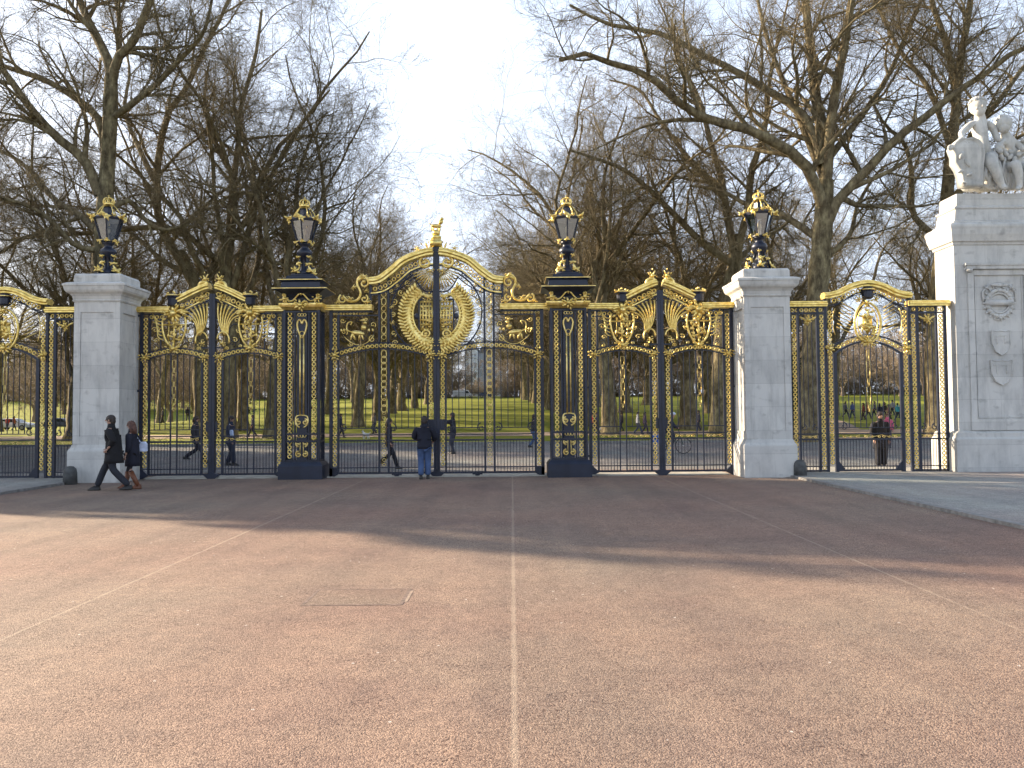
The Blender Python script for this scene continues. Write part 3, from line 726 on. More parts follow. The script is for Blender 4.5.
def wing_screen(uc, label):
    root = empty('gate_screen', (XC+uc, D, .055), label, 'gate screen', 'screens with a pedestrian door outside the pillars')
    def M(sg=1): return MB(sg=sg)
    zo = -.12
    fr, bars, sc, gr = M(), M(), M(), M()
    top = catmull([(-1.22,4.86),(-1.05,4.87),(-.75,4.95),(-.4,5.12),(0,5.20),(.4,5.12),(.75,4.95),(1.05,4.87),(1.22,4.86)], 4)
    for s in (-1, 1):
        fr.sg = bars.sg = sc.sg = s
        for a, h in ((2.17,.035),(1.93,.024),(1.39,.035),(1.17,.035)): post(fr, a, 0, 4.60 if a > 1.2 else 4.86, h, .04)
        for a0, a1 in ((1.2,2.2),):
            fr.box(a0, a1, -.03, .03, 4.40, 4.44); fr.box(a0, a1, -.03, .03, 4.58, 4.61)
        for z, h in ((1.05,.016),(.90,.022),(.15,.014),(.03,.025)): fr.box(1.2, 2.15, -.024, .024, z-h, z+h)
        n = 4
        for i in range(1, n): bar(bars, 1.42+(1.93-1.42)*i/n, 1.24, 4.40)
        n = 6
        for i in range(1, n): bar(bars, 1.42+(1.93-1.42)*i/n, .0, .92, .0095)
        sc.spiral(1.5, 1.22, .10, 1.57, .85, .016, -1, 0, 6, .3); sc.spiral(1.82, 1.22, .10, 1.57, .85, .016, 1, 0, 6, .3)
        fine_scrolls(sc, [(.75,3.95,.10),(.6,3.75,.08),(.85,4.3,.09),(.85,3.65,.06),(.7,4.55,.08),(.35,4.85,.08)], .011, 8)
        sc.tube(t3(catmull([(.95,4.6),(.7,4.72),(.4,4.92),(.12,5.0)],4)), .02, 5)
        fr.sweep([(.95,3.55),(.5,3.72),(.02,3.76)], [(-.02,-.012),(-.02,.012),(.02,.012),(.02,-.012)])
    fr.sg = bars.sg = sc.sg = 1
    fr.sweep([(x, z-.24) for x, z in top], [(-.025,-.012),(-.025,.012),(.025,.012),(.025,-.012)])
    fr.build('frame', IRON, root); bars.build('bars', IRON, root); sc.build('filigree', IRON, root, True)
    for s in (-1, 1):
        for a, z0, z1 in ((2.05,.05,4.38),(1.28,.05,4.38),(1.05,.2,4.5)):
            g = M(s); chain_v(g, a, z0, z1); g.build('ring_chain', GOLD, root, True)
        g = M(s); chain_path(g, [(1.24,4.51),(2.16,4.51)], .052, .13); g.build('ring_chain', GOLD, root, True)
        g = M(s); g.sweep([(1.14,4.60),(2.27,4.60)], RAILP); g.build('gilt_rail', GOLD, root)
        g = M(s); gold_s(g, 1.42, 1.92, .975, .045); g.build('lock_band_scrolls', GOLDP, root, True)
        g = M(s); g.cluster(1.66, 4.22, .15, 41, 7, -.05); g.lump((1.5,-.03,4.28),(.09,.03,.03),2.6); g.lump((1.82,-.03,4.28),(.09,.03,.03),.5); g.build('leaf_boss', GOLD, root, True)
        g = M(s); g.cluster(1.08, 3.42, .17, 42, 7, -.08); g.build('leaf_boss', GOLD, root, True)
        g = M(s)
        for i in range(8):
            z = 3.86+i*.10; g.tube([(.46,-.03,z),(.86-.02*i,-.03,z+.17)], .014, 5)
        g.tube(t3(arc3(.9,3.8,.97,4.2,.9,4.55,8),-.02), .014, 5)
        g.build('wing_feathers', GOLDP, root, True)
    g = M(); chain_path(g, [(x, z-.13) for x, z in top[5:-5]], .062, .15); g.build('ring_chain', GOLD, root, True)
    g = M(); g.sweep(top, [(-.14,-.04),(-.14,.0),(-.19,.03),(-.19,.07),(-.12,.10),(-.12,.13),(.12,.13),(.12,.10),(.19,.07),(.19,.03),(.14,0),(.14,-.04)]); g.build('top_moulding', GOLD, root)
    g = M(); g.tube(t3([(.37*math.cos(R(t)), 4.14+.56*math.sin(R(t))) for t in range(0,360,15)], -.05), .032, 7, True)
    g.tube(t3([(.28*math.cos(R(t)), 4.14+.46*math.sin(R(t))) for t in range(0,360,15)], -.04), .014, 6, True)
    gg = random.Random(17)
    g.plate([(-.13,4.35),(.13,4.35),(.14,4.0),(0,3.82),(-.14,4.0)], -.03, -.01)
    for i in range(26):
        g.lump((gg.uniform(-.2,.2), -.05, gg.uniform(3.8,4.5)), (gg.uniform(.05,.09),.03,.03), gg.uniform(0,3), 6, 4)
    g.cluster(0, 3.62, .20, 51, 8, -.08); g.cluster(0, 4.68, .14, 52, 7, -.08); g.cluster(-.24, 4.80, .12, 53, 6, -.06); g.cluster(.24, 4.80, .12, 54, 6, -.06)
    g.build('cartouche', GOLD, root, True)
    k = M(); k.lathe([(0,.10),(.04,.15),(.2,.15),(.25,.19),(.29,.17),(.34,.1)], 12, (0,-.08,4.80)); hk = k.build('crown', IRON, root)
    g = M(); g.tube([(.18*math.cos(R(t)), -.08+.18*math.sin(R(t)), 5.06) for t in range(0,360,30)], .02, 5, True); g.lump((0,-.08,5.20),(.04,.04,.05)); g.build('crown_gilding', GOLD, hk, True)
    arch = arc3(-.98,3.36,0,3.72,.98,3.36, 16)
    g = M(); chain_path(g, arch[1:-1]); g.build('ring_chain', GOLD, root, True)
    # the door in the middle
    dr = MB(); low = off(arch, -.10)
    dr.sweep(low, [(-.03,-.025),(-.03,.025),(.03,.025),(.03,-.025)]); dr.sweep(off(arch,.09), [(-.03,-.012),(-.03,.012),(.03,.012),(.03,-.012)])
    for s in (-1,1): post(dr, s*.92, 0, 3.32, .045, .04)
    for z, h in ((1.22,.012),(1.05,.016),(.90,.022),(.15,.014),(.04,.025)): dr.box(-.9,.9,-.024,.024,z-h,z+h)
    dr.plate([(-.88,.03),(-.88,.3),(-.7,.06)], -.03,.03); dr.plate([(.88,.03),(.88,.3),(.7,.06)], -.03,.03)
    d_ = dr.build('door', IRON, root)
    b = MB()
    for i in range(1, 11):
        a = -.88+1.76*i/11; bar(b, a, 1.22, at_x(low, a))
    for i in range(1, 21): bar(b, -.88+1.76*i/21, .05, .92, .0095)
    b.spiral(-.72,1.25,.12,1.57,.85,.014,-1,0,6,.3); b.spiral(.72,1.25,.12,1.57,.85,.014,1,0,6,.3)
    b.build('door_bars', IRON, d_)
    g = MB(); gold_s(g, -.8, -.25, .975, .045); gold_s(g, -.2, .35, .975, .045); gold_s(g, .3,.8,.975,.045)
    z = 3.4
    for hh, ww in ((.30,.03),(.5,.05),(.2,.02),(.5,.05),(.2,.02)):
        g.tube([(-ww,-.01,z),(ww,-.01,z),(ww,-.01,z-hh),(-ww,-.01,z-hh)], .011, 5, True); z -= hh+.012
    g.build('door_gilding', GOLDP, d_, True)
    return root
ws = wing_screen(12.03, 'iron and gilt screen with an arched pedestrian door between right lantern pillar and statue pier')
copy_tree(ws, (XC-12.03, D, .055), label='iron and gilt screen with an arched pedestrian door at the left edge of the photo')

# ------------------------------------------------------------------ iron piers
def iron_pier(uc, label):
    root = empty('iron_pier', (XC+uc, D-.17, 0), label, 'pier', 'black and gold iron piers beside the central gate')
    m = MB(); m.loft([(0,.60,.42),(.36,.60,.42),(.42,.56,.38),(.47,.52,.34)]); m.build('base', IRON, root)
    m = MB()
    h = .50
    for sy in (-1,1):
        y0, y1 = sorted((sy*.20, sy*.235)); m.box(-.14,.14,y0,y1,.5,4.58)
        for xx in (-.415,-.245,.245,.415): m.tube([(xx,sy*.25,.5),(xx,sy*.25,4.6)], .012, 5)
    for sx in (-1,1):
        for yy in (-.12,0,.12): m.tube([(sx*.47,yy,.5),(sx*.47,yy,4.6)], .012, 5)
    for sx in (-1,1):
        for sy in (-1,1):
            m.box(min(sx*.44,sx*h), max(sx*.44,sx*h), min(sy*.24,sy*.30), max(sy*.24,sy*.30), .47, 4.62)
    for sx in (-1,1): 
        m.box(sx*.19-.02, sx*.19+.02, -.26, -.20, .5, 4.6)
    for z in (.47, 1.0, 1.2, 4.55):
        m.loft([(z,.485,.285),(z+.05,.485,.285)])
    m.build('shaft', IRON, root)
    for sx in (-1,1):
        g = MB(oy=-.24); chain_v(g, sx*.33, .55, 4.58, .058); g.build('ring_chain', GOLD, root, True)
    g = MB(oy=-.25)
    # long rods tied by knots and hearts
    for x in (-.05, .05): g.tube([(x,0,1.75),(x,0,3.95)], .024, 6)
    for sx in (-1,1):
        g.tube(t3(catmull([(sx*.02,3.85),(sx*.10,4.05),(sx*.13,4.25),(sx*.06,4.36),(0,4.24)],5)), .026, 6)
        g.spiral(sx*.085, 1.55, .09, 1.57, 1.1, .026, -sx, 0, 6, .25)
        g.tube(t3(catmull([(0,1.74),(sx*.15,1.7),(sx*.16,1.5),(sx*.05,1.40)],4)), .022, 6)
        g.spiral(sx*.085, .97, .09, -1.57, 1.1, .025, sx, 0, 6, .25); g.spiral(sx*.085, .67, .09, 1.57, 1.1, .025, -sx, 0, 6, .25)
        g.tube(t3([(sx*.05,.62),(sx*.04,.98)]), .012, 5)
        g.ring(sx*.075, 1.18, .055, .035, .02)
        g.ring(sx*.075, 4.49, .05, .03, .02)
    g.ring(0, 1.18, .055, .035, .02); g.ring(0, 4.49, .05, .03, .02); g.ring(0, 3.98, .07, .05, .02)
    g.build('front_ornament', GOLDP, root, True)
    c = MB(); c.loft([(4.62,.50,.30),(4.66,.53,.33),(4.70,.58,.38),(4.76,.60,.40),(4.80,.60,.40)]); c.build('cornice', GOLD, root)
    g = MB(oy=-.41)
    g.cluster(0, 4.74, .2, 61, 7, -.02); g.cluster(-.45, 4.92, .15, 62, 6, .05); g.cluster(.45, 4.92, .15, 63, 6, .05)
    g.tube(t3(catmull([(-.5,4.95),(-.25,4.86),(0,5.08),(.25,4.86),(.5,4.95)],5), .06), .025, 6); g.lump((0,.05,5.08),(.08,.04,.03),1.57)
    for sx in (-.46,.46): g.lump((sx, .05, 5.02), (.06,.05,.05))
    g.build('cornice_foliage', GOLD, root, True)
    m = MB(); m.loft([(4.80,.40,.26),(4.95,.42,.28),(5.05,.50,.36),(5.12,.62,.48),(5.16,.73,.56),(5.20,.73,.56)])
    m.loft([(5.20,.66,.50),(5.23,.54,.42),(5.38,.52,.40),(5.42,.60,.47),(5.45,.60,.47)]); m.loft([(5.45,.46,.40),(5.52,.40,.37),(5.56,.38,.36)])
    m.build('cap', IRON, root)
    g = MB()
    for z, q, qy in ((5.185,.735,.565),(5.435,.605,.475)):
        g.tube([(-q,-qy,z),(q,-qy,z),(q,qy,z),(-q,qy,z)], .016, 4, True)
    g.build('cap_beading', GOLDP, root)
    return root
pA = iron_pier(-3.65, 'black and gold iron pier at the left of the central gate')
copy_tree(pA, (XC+3.65, D-.17, 0), label='black and gold iron pier at the right of the central gate')

# ------------------------------------------------------------------ lanterns
def glass_mat():
    m = bpy.data.materials.new('lantern_glass'); m.use_nodes = True
    nt = m.node_tree; N = nt.nodes; L = nt.links
    for n in list(N): N.remove(n)
    out = N.new('ShaderNodeOutputMaterial'); mx = N.new('ShaderNodeMixShader'); tr = N.new('ShaderNodeBsdfTransparent'); gl = N.new('ShaderNodeBsdfGlossy')
    tr.inputs['Color'].default_value = (.86,.90,.93,1); gl.inputs['Roughness'].default_value = .08; gl.inputs['Color'].default_value = (.9,.95,1,1)
    fr = N.new('ShaderNodeFresnel'); fr.inputs['IOR'].default_value = 1.7
    ad = N.new('ShaderNodeMath'); ad.operation = 'ADD'; ad.inputs[1].default_value = .22; L.new(fr.outputs[0], ad.inputs[0])
    L.new(ad.outputs[0], mx.inputs['Fac']); L.new(tr.outputs[0], mx.inputs[1]); L.new(gl.outputs[0], mx.inputs[2]); L.new(mx.outputs[0], out.inputs['Surface'])
    return m
GLASS = glass_mat()
def leafy(g, x, y, z, r, seed, n=9):
    q = random.Random(seed); g.lump((x,y,z), (r*.45,)*3, 0, 6, 4)
    for i in range(n):
        d = Vector((q.gauss(0,1), q.gauss(0,1), q.gauss(0,.9))).normalized(); L_ = r*q.uniform(.8,1.25)
        s0 = Vector((x,y,z)); g.tube([s0, s0+d*L_*.5, s0+d*L_+Vector((0,0,-.25*r if i % 2 else .2*r))], [r*.16, r*.30, r*.07], 5, flat=.5)
def lantern(loc, label):
    root = empty('lantern', loc, label, 'lantern', 'crowned lanterns on the piers and pillars')
    m = MB(); m.loft([(0,.30,.30),(.05,.30,.30),(.07,.25,.25)])
    m.lathe([(.07,.22),(.14,.20),(.2,.13),(.3,.10),(.5,.09),(.56,.14),(.62,.20),(.68,.22),(.74,.20),(.80,.12),(.86,.10),(.90,.15),(.94,.17)], 12)
    for k in range(4):
        a = math.pi/4+k*math.pi/2; c, s_ = math.cos(a), math.sin(a)
        m.tube([(c*q, s_*q, z) for q, z in ((.26,.08),(.24,.25),(.14,.40),(.12,.52),(.20,.62))], .035, 6)
    m.build('stem', IRON, root, True)
    g = MB()
    for k in range(8):
        a = k*math.pi/4+.1; c, s_ = math.cos(a), math.sin(a)
        big = k % 2
        if k % 2 == 0: continue
        leafy(g, c*.30, s_*.30, .15, .13, k); leafy(g, c*.22, s_*.22, .36, .10, k+3); leafy(g, c*.19, s_*.19, .56, .07, k+5)
    g.build('foot_foliage', GOLD, root, True)
    g = MB()
    for k in range(6):
        a = k*math.pi/3+math.pi/6; c, s_ = math.cos(a), math.sin(a)
        leafy(g, c*.23, s_*.23, .98, .075, k+20)
    g.build('neck_foliage', GOLD, root, True)
    n = 6; b0, b1, z0, z1 = .20, .37, .98, 1.55
    gl = MB(); gl.lathe([(z0,b0-.012),(z1,b1-.012)], n, rot=math.pi/6); gl.f = gl.f[:n]; gl.build('lamp_glass', GLASS, root)
    fr = MB()
    for k in range(n):
        a = math.pi/6+k*math.pi/3; c, s_ = math.cos(a), math.sin(a)
        fr.tube([(c*b0,s_*b0,z0),(c*b1,s_*b1,z1)], .022, 5)
    fr.lathe([(z0-.05,b0*.7),(z0-.02,b0+.02),(z0,b0+.02)], n, rot=math.pi/6)
    fr.lathe([(z1-.01,b1+.03),(z1+.05,b1+.05),(z1+.07,b1+.02),(z1+.12,b1-.10),(z1+.16,.16),(z1+.2,.13),(z1+.34,.12),(z1+.36,.15),(z1+.38,.1)], n, rot=math.pi/6)
    fr.build('glazing_frame', IRON, root)
    bn = MB(); bn.tube([(0,0,z0-.05),(0,0,z0+.2)], .02, 6); bn.lump((0,0,z0+.30),(.10,.05,.05),1.57); bn.build('burner', GLASSFR, root, True)
    g = MB()
    for k in range(6):
        a = k*math.pi/3+math.pi/6; c, s_ = math.cos(a), math.sin(a)
        leafy(g, c*.43, s_*.43, z1+.06, .13, k+30)
        a += math.pi/6; c, s_ = math.cos(a), math.sin(a); leafy(g, c*.36, s_*.36, z1+.10, .07, k+40)
        g.tube([(c*q, s_*q, z) for q, z in ((.30,z1+.08),(.28,z1+.22),(.20,z1+.34),(.13,z1+.42))], .014, 5)
    g.build('rim_foliage', GOLD, root, True)
    g = MB(); crown_mesh(g, 0, z1+.42, .26, .30, 0); g.build('crown', GOLD, root, True)
    return root
lt = lantern((XC-3.65, D-.17, 5.56), 'crowned lantern on the left black iron pier')
copy_tree(lt, (XC+3.65, D-.17, 5.56), label='crowned lantern on the right black iron pier')
copy_tree(lt, (XC-8.93, 21.75, 5.56), .3, label='crowned lantern on the left stone pillar, above the walking couple')
copy_tree(lt, (XC+8.90, 21.75, 5.56), .5, label='crowned lantern on the pale stone pillar right of the gates')

# ------------------------------------------------------------------ stone pillars
def stone_pillar(uc, label):
    root = empty('stone_pillar', (XC+uc, 21.75, 0), label, 'pillar', 'square stone pillars carrying lanterns')
    m = MB(); m.loft([(0,.70,.64),(.82,.70,.64),(.86,.69,.63),(.92,.65,.59),(.98,.63,.57),(1.0,.62,.56)]); m.build('base', STONE, root)
    m = MB(); hx, hy = .555, .50
    m.loft([(1.0,hx,hy),(4.80,hx,hy)])
    # raised border leaving a sunk panel on each face
    for sy in (-1,1):
        y0, y1 = sorted((sy*hy, sy*(hy+.05)))
        m.box(-.61,-.44,y0,y1,1.0,4.8); m.box(.44,.61,y0,y1,1.0,4.8); m.box(-.44,.44,y0,y1,1.0,1.22); m.box(-.44,.44,y0,y1,4.52,4.8)
        yy0, yy1 = sorted((sy*hy, sy*(hy+.028))); m.box(-.437,.437,yy0,yy1,1.223,4.517)
    for sx in (-1,1):
        x0, x1 = sorted((sx*hx, sx*(hx+.05)))
        m.box(x0,x1,-.50,-.36,1.0,4.8); m.box(x0,x1,.36,.50,1.0,4.8); m.box(x0,x1,-.36,.36,1.0,1.22); m.box(x0,x1,-.36,.36,4.52,4.8)
    m.build('shaft', STONE, root)
    m = MB(); m.loft([(4.80,.63,.57),(4.84,.65,.59),(4.86,.63,.57),(4.94,.65,.59),(5.0,.69,.63),(5.05,.76,.70),(5.10,.79,.73),(5.20,.81,.75),(5.21,.83,.77),(5.26,.83,.77),(5.30,.75,.69),(5.32,.68,.62)])
    m.loft([(5.32,.62,.56),(5.50,.62,.56),(5.56,.58,.52)]); m.build('cap', STONE, root)
    return root
sp = stone_pillar(-8.93, 'pale stone pillar beside the walking couple at the left')
copy_tree(sp, (XC+8.90, 21.75, 0), label='pale stone pillar between right side gate and right screen')

# low rounded guard stones at the pillars' feet
GUARD = mat('guard_stone', (.07,.072,.07), .7, vary=.3, scale=9, bump=.4)
def guard(x, y, label):
    m = MB(); m.lathe([(0,.17),(.30,.165),(.40,.14),(.46,.08),(.47,.01)], 12); o = m.build('guard_stone', GUARD, None, True); o.location = (x, y, 0)
    tag(o, label, 'guard stone', 'guard stones at the pillar feet')
guard(XC+8.79+.86, 21.1, 'small rounded dark guard stone at the foot of the right lantern pillar')
guard(XC-8.79-.55, 20.75, 'small rounded dark guard stone at the foot of the left lantern pillar')

# ------------------------------------------------------------------ big statue piers
def big_pier(xc, label):
    yc = 22.5
    root = empty('statue_pier', (xc, yc, .16), label, 'pier', 'large stone piers at the ends of the gates')
    hx, hy = 1.20, .50
    m = MB(); m.loft([(-.16,hx+.16,hy+.16),(.78,hx+.16,hy+.16),(.84,hx+.12,hy+.11),(.95,hx+.10,hy+.10),(1.0,hx+.03,hy+.03)]); m.build('base', STONE, root)
    m = MB(); m.loft([(1.0,hx,hy),(6.15,hx,hy)])
    for sy in (-1,1):
        def b(x0,x1,z0,z1,d):
            y0, y1 = sorted((sy*hy, sy*(hy+d))); m.box(x0,x1,y0,y1,z0,z1)
        b(-.86,.86,1.02,1.32,.05); b(-.86,-.70,1.32,5.45,.05); b(.70,.86,1.32,5.45,.05); b(-.70,.70,5.30,5.45,.05)
        b(-.92,.92,5.46,5.56,.12); b(-.96,.96,5.56,5.62,.15); b(-.66,.66,1.36,1.40,.02)
        b(-.66,-.63,1.40,5.26,.02); b(.63,.66,1.40,5.26,.02)
    for sx in (-1,1): m.lump((sx*.84, -hy-.1, 5.42), (.10,.08,.06), 0)
    m.build('shaft', STONE, root)
    m = MB(); m.loft([(6.15,hx+.03,hy+.03),(6.22,hx+.05,hy+.05),(6.24,hx+.09,hy+.10),(6.34,hx+.11,hy+.13),(6.42,hx+.13,hy+.16),(6.56,hx+.15,hy+.18),(6.62,hx+.17,hy+.20),(6.68,hx+.17,hy+.20),(6.74,hx+.12,hy+.14)])
    m.build('cornice', STONE, root)
    m = MB(); m.loft([(6.72,hx+.02,hy+.06),(6.80,hx+.02,hy+.06),(6.84,hx-.05,hy),(7.15,hx-.10,hy-.03),(7.18,hx-.06,hy),(7.22,hx-.06,hy),(7.26,hx-.14,hy-.05),(7.60,hx-.16,hy-.06)])
    m.build('pedestal', STONE, root)
    y = -hy-.03
    g = MB(); zc = 4.52
    for k in range(20):
        a = 2*math.pi*k/20
        g.lump((.34*math.cos(a), y, zc+.36*math.sin(a)), (.085,.06,.06), a+math.pi/2+.4, 7, 5); g.lump((.42*math.cos(a), y+.02, zc+.44*math.sin(a)), (.05,.04,.035), a, 6, 4)
    g.ring(0, zc, .30, .25, .03, 20, y)
    g.box(-.38,.38,y-.05,y+.02,zc-.07,zc+.08); g.lump((0,y-.02,zc+.5),(.24,.05,.06),0); g.cluster(0,zc+.48,.13,71,6,y); g.cluster(-.36,zc+.42,.1,72,5,y); g.cluster(.36,zc+.42,.1,73,5,y); g.cluster(0,zc-.42,.12,74,6,y)
    for sx in (-1,1): g.tube([(sx*.3,y,zc+.5),(sx*.46,y,zc+.3),(sx*.44,y,zc+.05)], .03, 6)
    g.build('wreath_relief', STONE, root, True)
    def shield(zb, zt, w, name):
        g = MB(); zz = zt-zb
        out = [(-w,zt),(-w*.4,zt-.03),(0,zt),(w*.4,zt-.03),(w,zt),(w*.95,zb+zz*.45),(w*.6,zb+zz*.15),(0,zb),(-w*.6,zb+zz*.15),(-w*.95,zb+zz*.45)]
        g.plate(out, y-.03, y+.03); g.tube(t3(out, y-.03), .018, 6, True)
        for sx in (-1,1): g.lump((sx*w*.45, y-.03, zb+zz*.62), (zz*.2,.03,.035), 1.5, 6, 4)
        g.box(-w*.8,w*.8,y-.045,y-.02,zb+zz*.78,zb+zz*.84)
        return g.build(name, STONE, root, False)
    shield(3.08, 3.76, .25, 'shield_relief'); shield(2.26, 2.94, .29, 'shield_relief')
    return root
PX = 13.47
big_pier(PX, 'large stone pier with carved wreath and shields at the right edge')
copy_tree(bpy.data.objects['statue_pier'], (2*XC-PX, 22.5, .16), label='large stone pier at the far left end of the gates')
# ------------------------------------------------------------------ trees
def np_mesh(name, V, F4, m, smooth=False):
    me = bpy.data.meshes.new(name)
    me.vertices.add(len(V)); me.vertices.foreach_set('co', V.astype(np.float32).ravel())
    nf = len(F4); me.loops.add(nf*4); me.loops.foreach_set('vertex_index', F4.astype(np.int32).ravel())
    me.polygons.add(nf); me.polygons.foreach_set('loop_start', np.arange(0, nf*4, 4, dtype=np.int32)); me.polygons.foreach_set('loop_total', np.full(nf, 4, dtype=np.int32))
    me.update(calc_edges=True); me.materials.append(m)
    if smooth: me.shade_smooth()
    return me
def norm(a): return a/np.maximum(np.linalg.norm(a, axis=-1, keepdims=True), 1e-9)
def tubes(P, Rr, n):
    """P (N,m,3) polylines, Rr (N,m) radii -> verts, quads"""
    N_, m, _ = P.shape
    T = np.empty_like(P); T[:,1:-1] = P[:,2:]-P[:,:-2]; T[:,0] = P[:,1]-P[:,0]; T[:,-1] = P[:,-1]-P[:,-2]; T = norm(T)
    ref = np.where(np.abs(T[:,:1,2:3]) < .8, np.array([[[0,0,1.]]]), np.array([[[1.,0,0]]]))
    U = norm(np.cross(T, np.broadcast_to(ref, T.shape))); W = np.cross(T, U)
    a = 2*np.pi*np.arange(n)/n
    V = P[:,:,None,:] + Rr[:,:,None,None]*(U[:,:,None,:]*np.cos(a)[None,None,:,None] + W[:,:,None,:]*np.sin(a)[None,None,:,None])
    V = V.reshape(-1, 3)
    base = (np.arange(N_)*m*n)[:,None,None] + (np.arange(m-1)*n)[None,:,None] + np.arange(n)[None,None,:]
    nxt = (np.arange(N_)*m*n)[:,None,None] + (np.arange(m-1)*n)[None,:,None] + ((np.arange(n)+1) % n)[None,None,:]
    F = np.stack([base, nxt, nxt+n, base+n], -1).reshape(-1, 4)
    return V, F
def resample(P, m):
    P = np.array(P, float); d = np.r_[0, np.cumsum(np.linalg.norm(np.diff(P, axis=0), axis=1))]
    t = np.linspace(0, d[-1], m); return np.stack([np.interp(t, d, P[:,i]) for i in range(3)], -1)
def smooth_poly(P, m=14):
    return resample(catmull([tuple(p) for p in P], 6), m)
def children_of(rng, P, Rr, nch, m, length, spread, tmin, curl, up, r_frac, lfall=.55, rmin=.004, tmax=1.0):
    """grow nch branches off every polyline, m points each"""
    N_, mp, _ = P.shape
    K = nch; t = tmin+(tmax-tmin)*(np.arange(K)[None,:]+rng.random((N_,K)))/K
    t = np.clip(t, 0, .999); x = t*(mp-1); i = x.astype(int); f = (x-i)[...,None]
    idx = np.arange(N_)[:,None]
    start = P[idx,i]*(1-f)+P[idx,i+1]*f
    tan = norm(P[idx,i+1]-P[idx,i])
    r0 = Rr[idx,i]*(1-f[...,0])+Rr[idx,i+1]*f[...,0]
    plen = np.linalg.norm(np.diff(P, axis=1), axis=2).sum(1)[:,None]
    rv = rng.normal(size=(N_,K,3)); perp = norm(rv-(rv*tan).sum(-1,keepdims=True)*tan)
    ang = np.radians(spread[0]+(spread[1]-spread[0])*rng.random((N_,K,1)))
    d = norm(tan*np.cos(ang)+perp*np.sin(ang)); d[...,2] += up*.5; d = norm(d)
    L = length if np.isscalar(length) and length > 0 else plen*abs(length)
    L = L*(1-lfall*(t-tmin)/(max(1e-3,tmax-tmin)))*(.65+.6*rng.random((N_,K)))
    start = start.reshape(-1,3); d = d.reshape(-1,3); L = np.broadcast_to(L,(N_,K)).reshape(-1); r0 = r0.reshape(-1)
    M = len(L); Q = np.empty((M,m,3)); Q[:,0] = start; step = (L/(m-1))[:,None]
    bend = rng.normal(size=(M,3))*curl*.6
    for k in range(1, m):
        d = d+bend*.5+rng.normal(size=(M,3))*curl; d[:,2] += up/(m-1); d = norm(d)
        Q[:,k] = Q[:,k-1]+d*step
    s = np.linspace(0,1,m)[None,:]
    rr = np.maximum(r0*r_frac*(.75+.4*rng.random(M)), rmin)[:,None]*(1-.62*s)
    rr = np.maximum(rr, rmin*.8)
    return Q, rr
def make_tree(seed, H=27., tw=1., n5=6, trunk=None, r_tr=.62, limbs=None, n_l=6, dens=1., fork=.32, lod=0, spread=(22,52)):
    rng = np.random.default_rng(seed)
    if trunk is None:
        th = H*fork; k = rng.normal(size=2)*.25; j = rng.normal(size=2)*.2
        trunk = [(0,0,-.5),(k[0]*.3,k[1]*.3,th*.35),(k[0],k[1],th*.7),(k[0]+j[0],k[1]+j[1],th),(k[0]+2*j[0],k[1]+2*j[1],th*1.35)]
    T = smooth_poly(trunk, 16)[None]; zz = T[0,:,2]; 
    s = np.linspace(0,1,16)
    Rt = r_tr*(1-.42*s)+r_tr*.55*np.exp(-np.maximum(zz,0)/.55)
    Rt = Rt[None]*(1+.05*rng.normal(size=(1,16)))
    tv, tf = tubes(T, Rt, 14)
    # fluting of the trunk so its outline is uneven
    ang = np.arctan2(tv[:,1]-np.repeat(T[0,:,1],14), tv[:,0]-np.repeat(T[0,:,0],14))
    c = np.repeat(T[0], 14, axis=0); w = 1+.07*np.sin(ang*3+seed+tv[:,2]*.4)+.05*np.sin(ang*5+tv[:,2]*.9)
    tv = c+(tv-c)*w[:,None]
    if limbs is None:
        L1, R1 = children_of(rng, T, Rt, n_l, 14, H*.66, spread, .52, .15, .40, .56, .10)
        R1 = R1*1.0
        R1 = R1[:, :1]*np.linspace(1,.16,14)[None]**.9
    else:
        L1 = np.stack([smooth_poly(p, 14) for p, r in limbs]); R1 = np.stack([r*np.linspace(1,.22,14)**.8 for p, r in limbs])
    parts = [(L1, R1, 8)]
    d = dens
    L2, R2 = children_of(rng, L1, R1, int(11*d**.5), 9, -.50, (32,70), .12, .15, .16, .55, .45, .014)
    R2 = R2*np.linspace(1,.45,9)[None]; parts.append((L2, R2, 6 if not lod else 4))
    L3, R3 = children_of(rng, L2, R2, int(10*d**.5), 7, -.50, (30,70), .08, .16, .06, .52, .42, .009*tw)
    parts.append((L3, R3, 4 if not lod else 3))
    L4, R4 = children_of(rng, L3, R3, 7 if not lod else 5, 5, -.52, (26,66), .08, .18, .02, .55, .36, .0068*tw)
    parts.append((L4, R4, 3))
    if not lod:
        L5, R5 = children_of(rng, L4, R4, n5, 4, -.60, (24,62), .10, .19, .02, .60, .3, .0050)
        parts.append((L5, R5, 3))
    # continuation twigs on outer L2/L3
    V = []; F = []; k = 0
    for P, r, n in parts:
        v, f = tubes(P, r, n); V.append(v); F.append(f+k); k += len(v)
    return (tv, tf), (np.concatenate(V), np.concatenate(F))
def tree_obj(data, loc, label, group, rz=0., sc=1., name='plane_tree'):
    root = empty(name, loc, label, 'tree', group, rz); root.scale = (sc,)*3
    (tv, tf), (cv, cf) = data
    t = bpy.data.objects.new('trunk', np_mesh('trunk', tv, tf, BARK, True)); COL.objects.link(t); t.parent = root
    c = bpy.data.objects.new('crown', np_mesh('crown', cv, cf, BRANCH, True)); COL.objects.link(c); c.parent = root
    return root

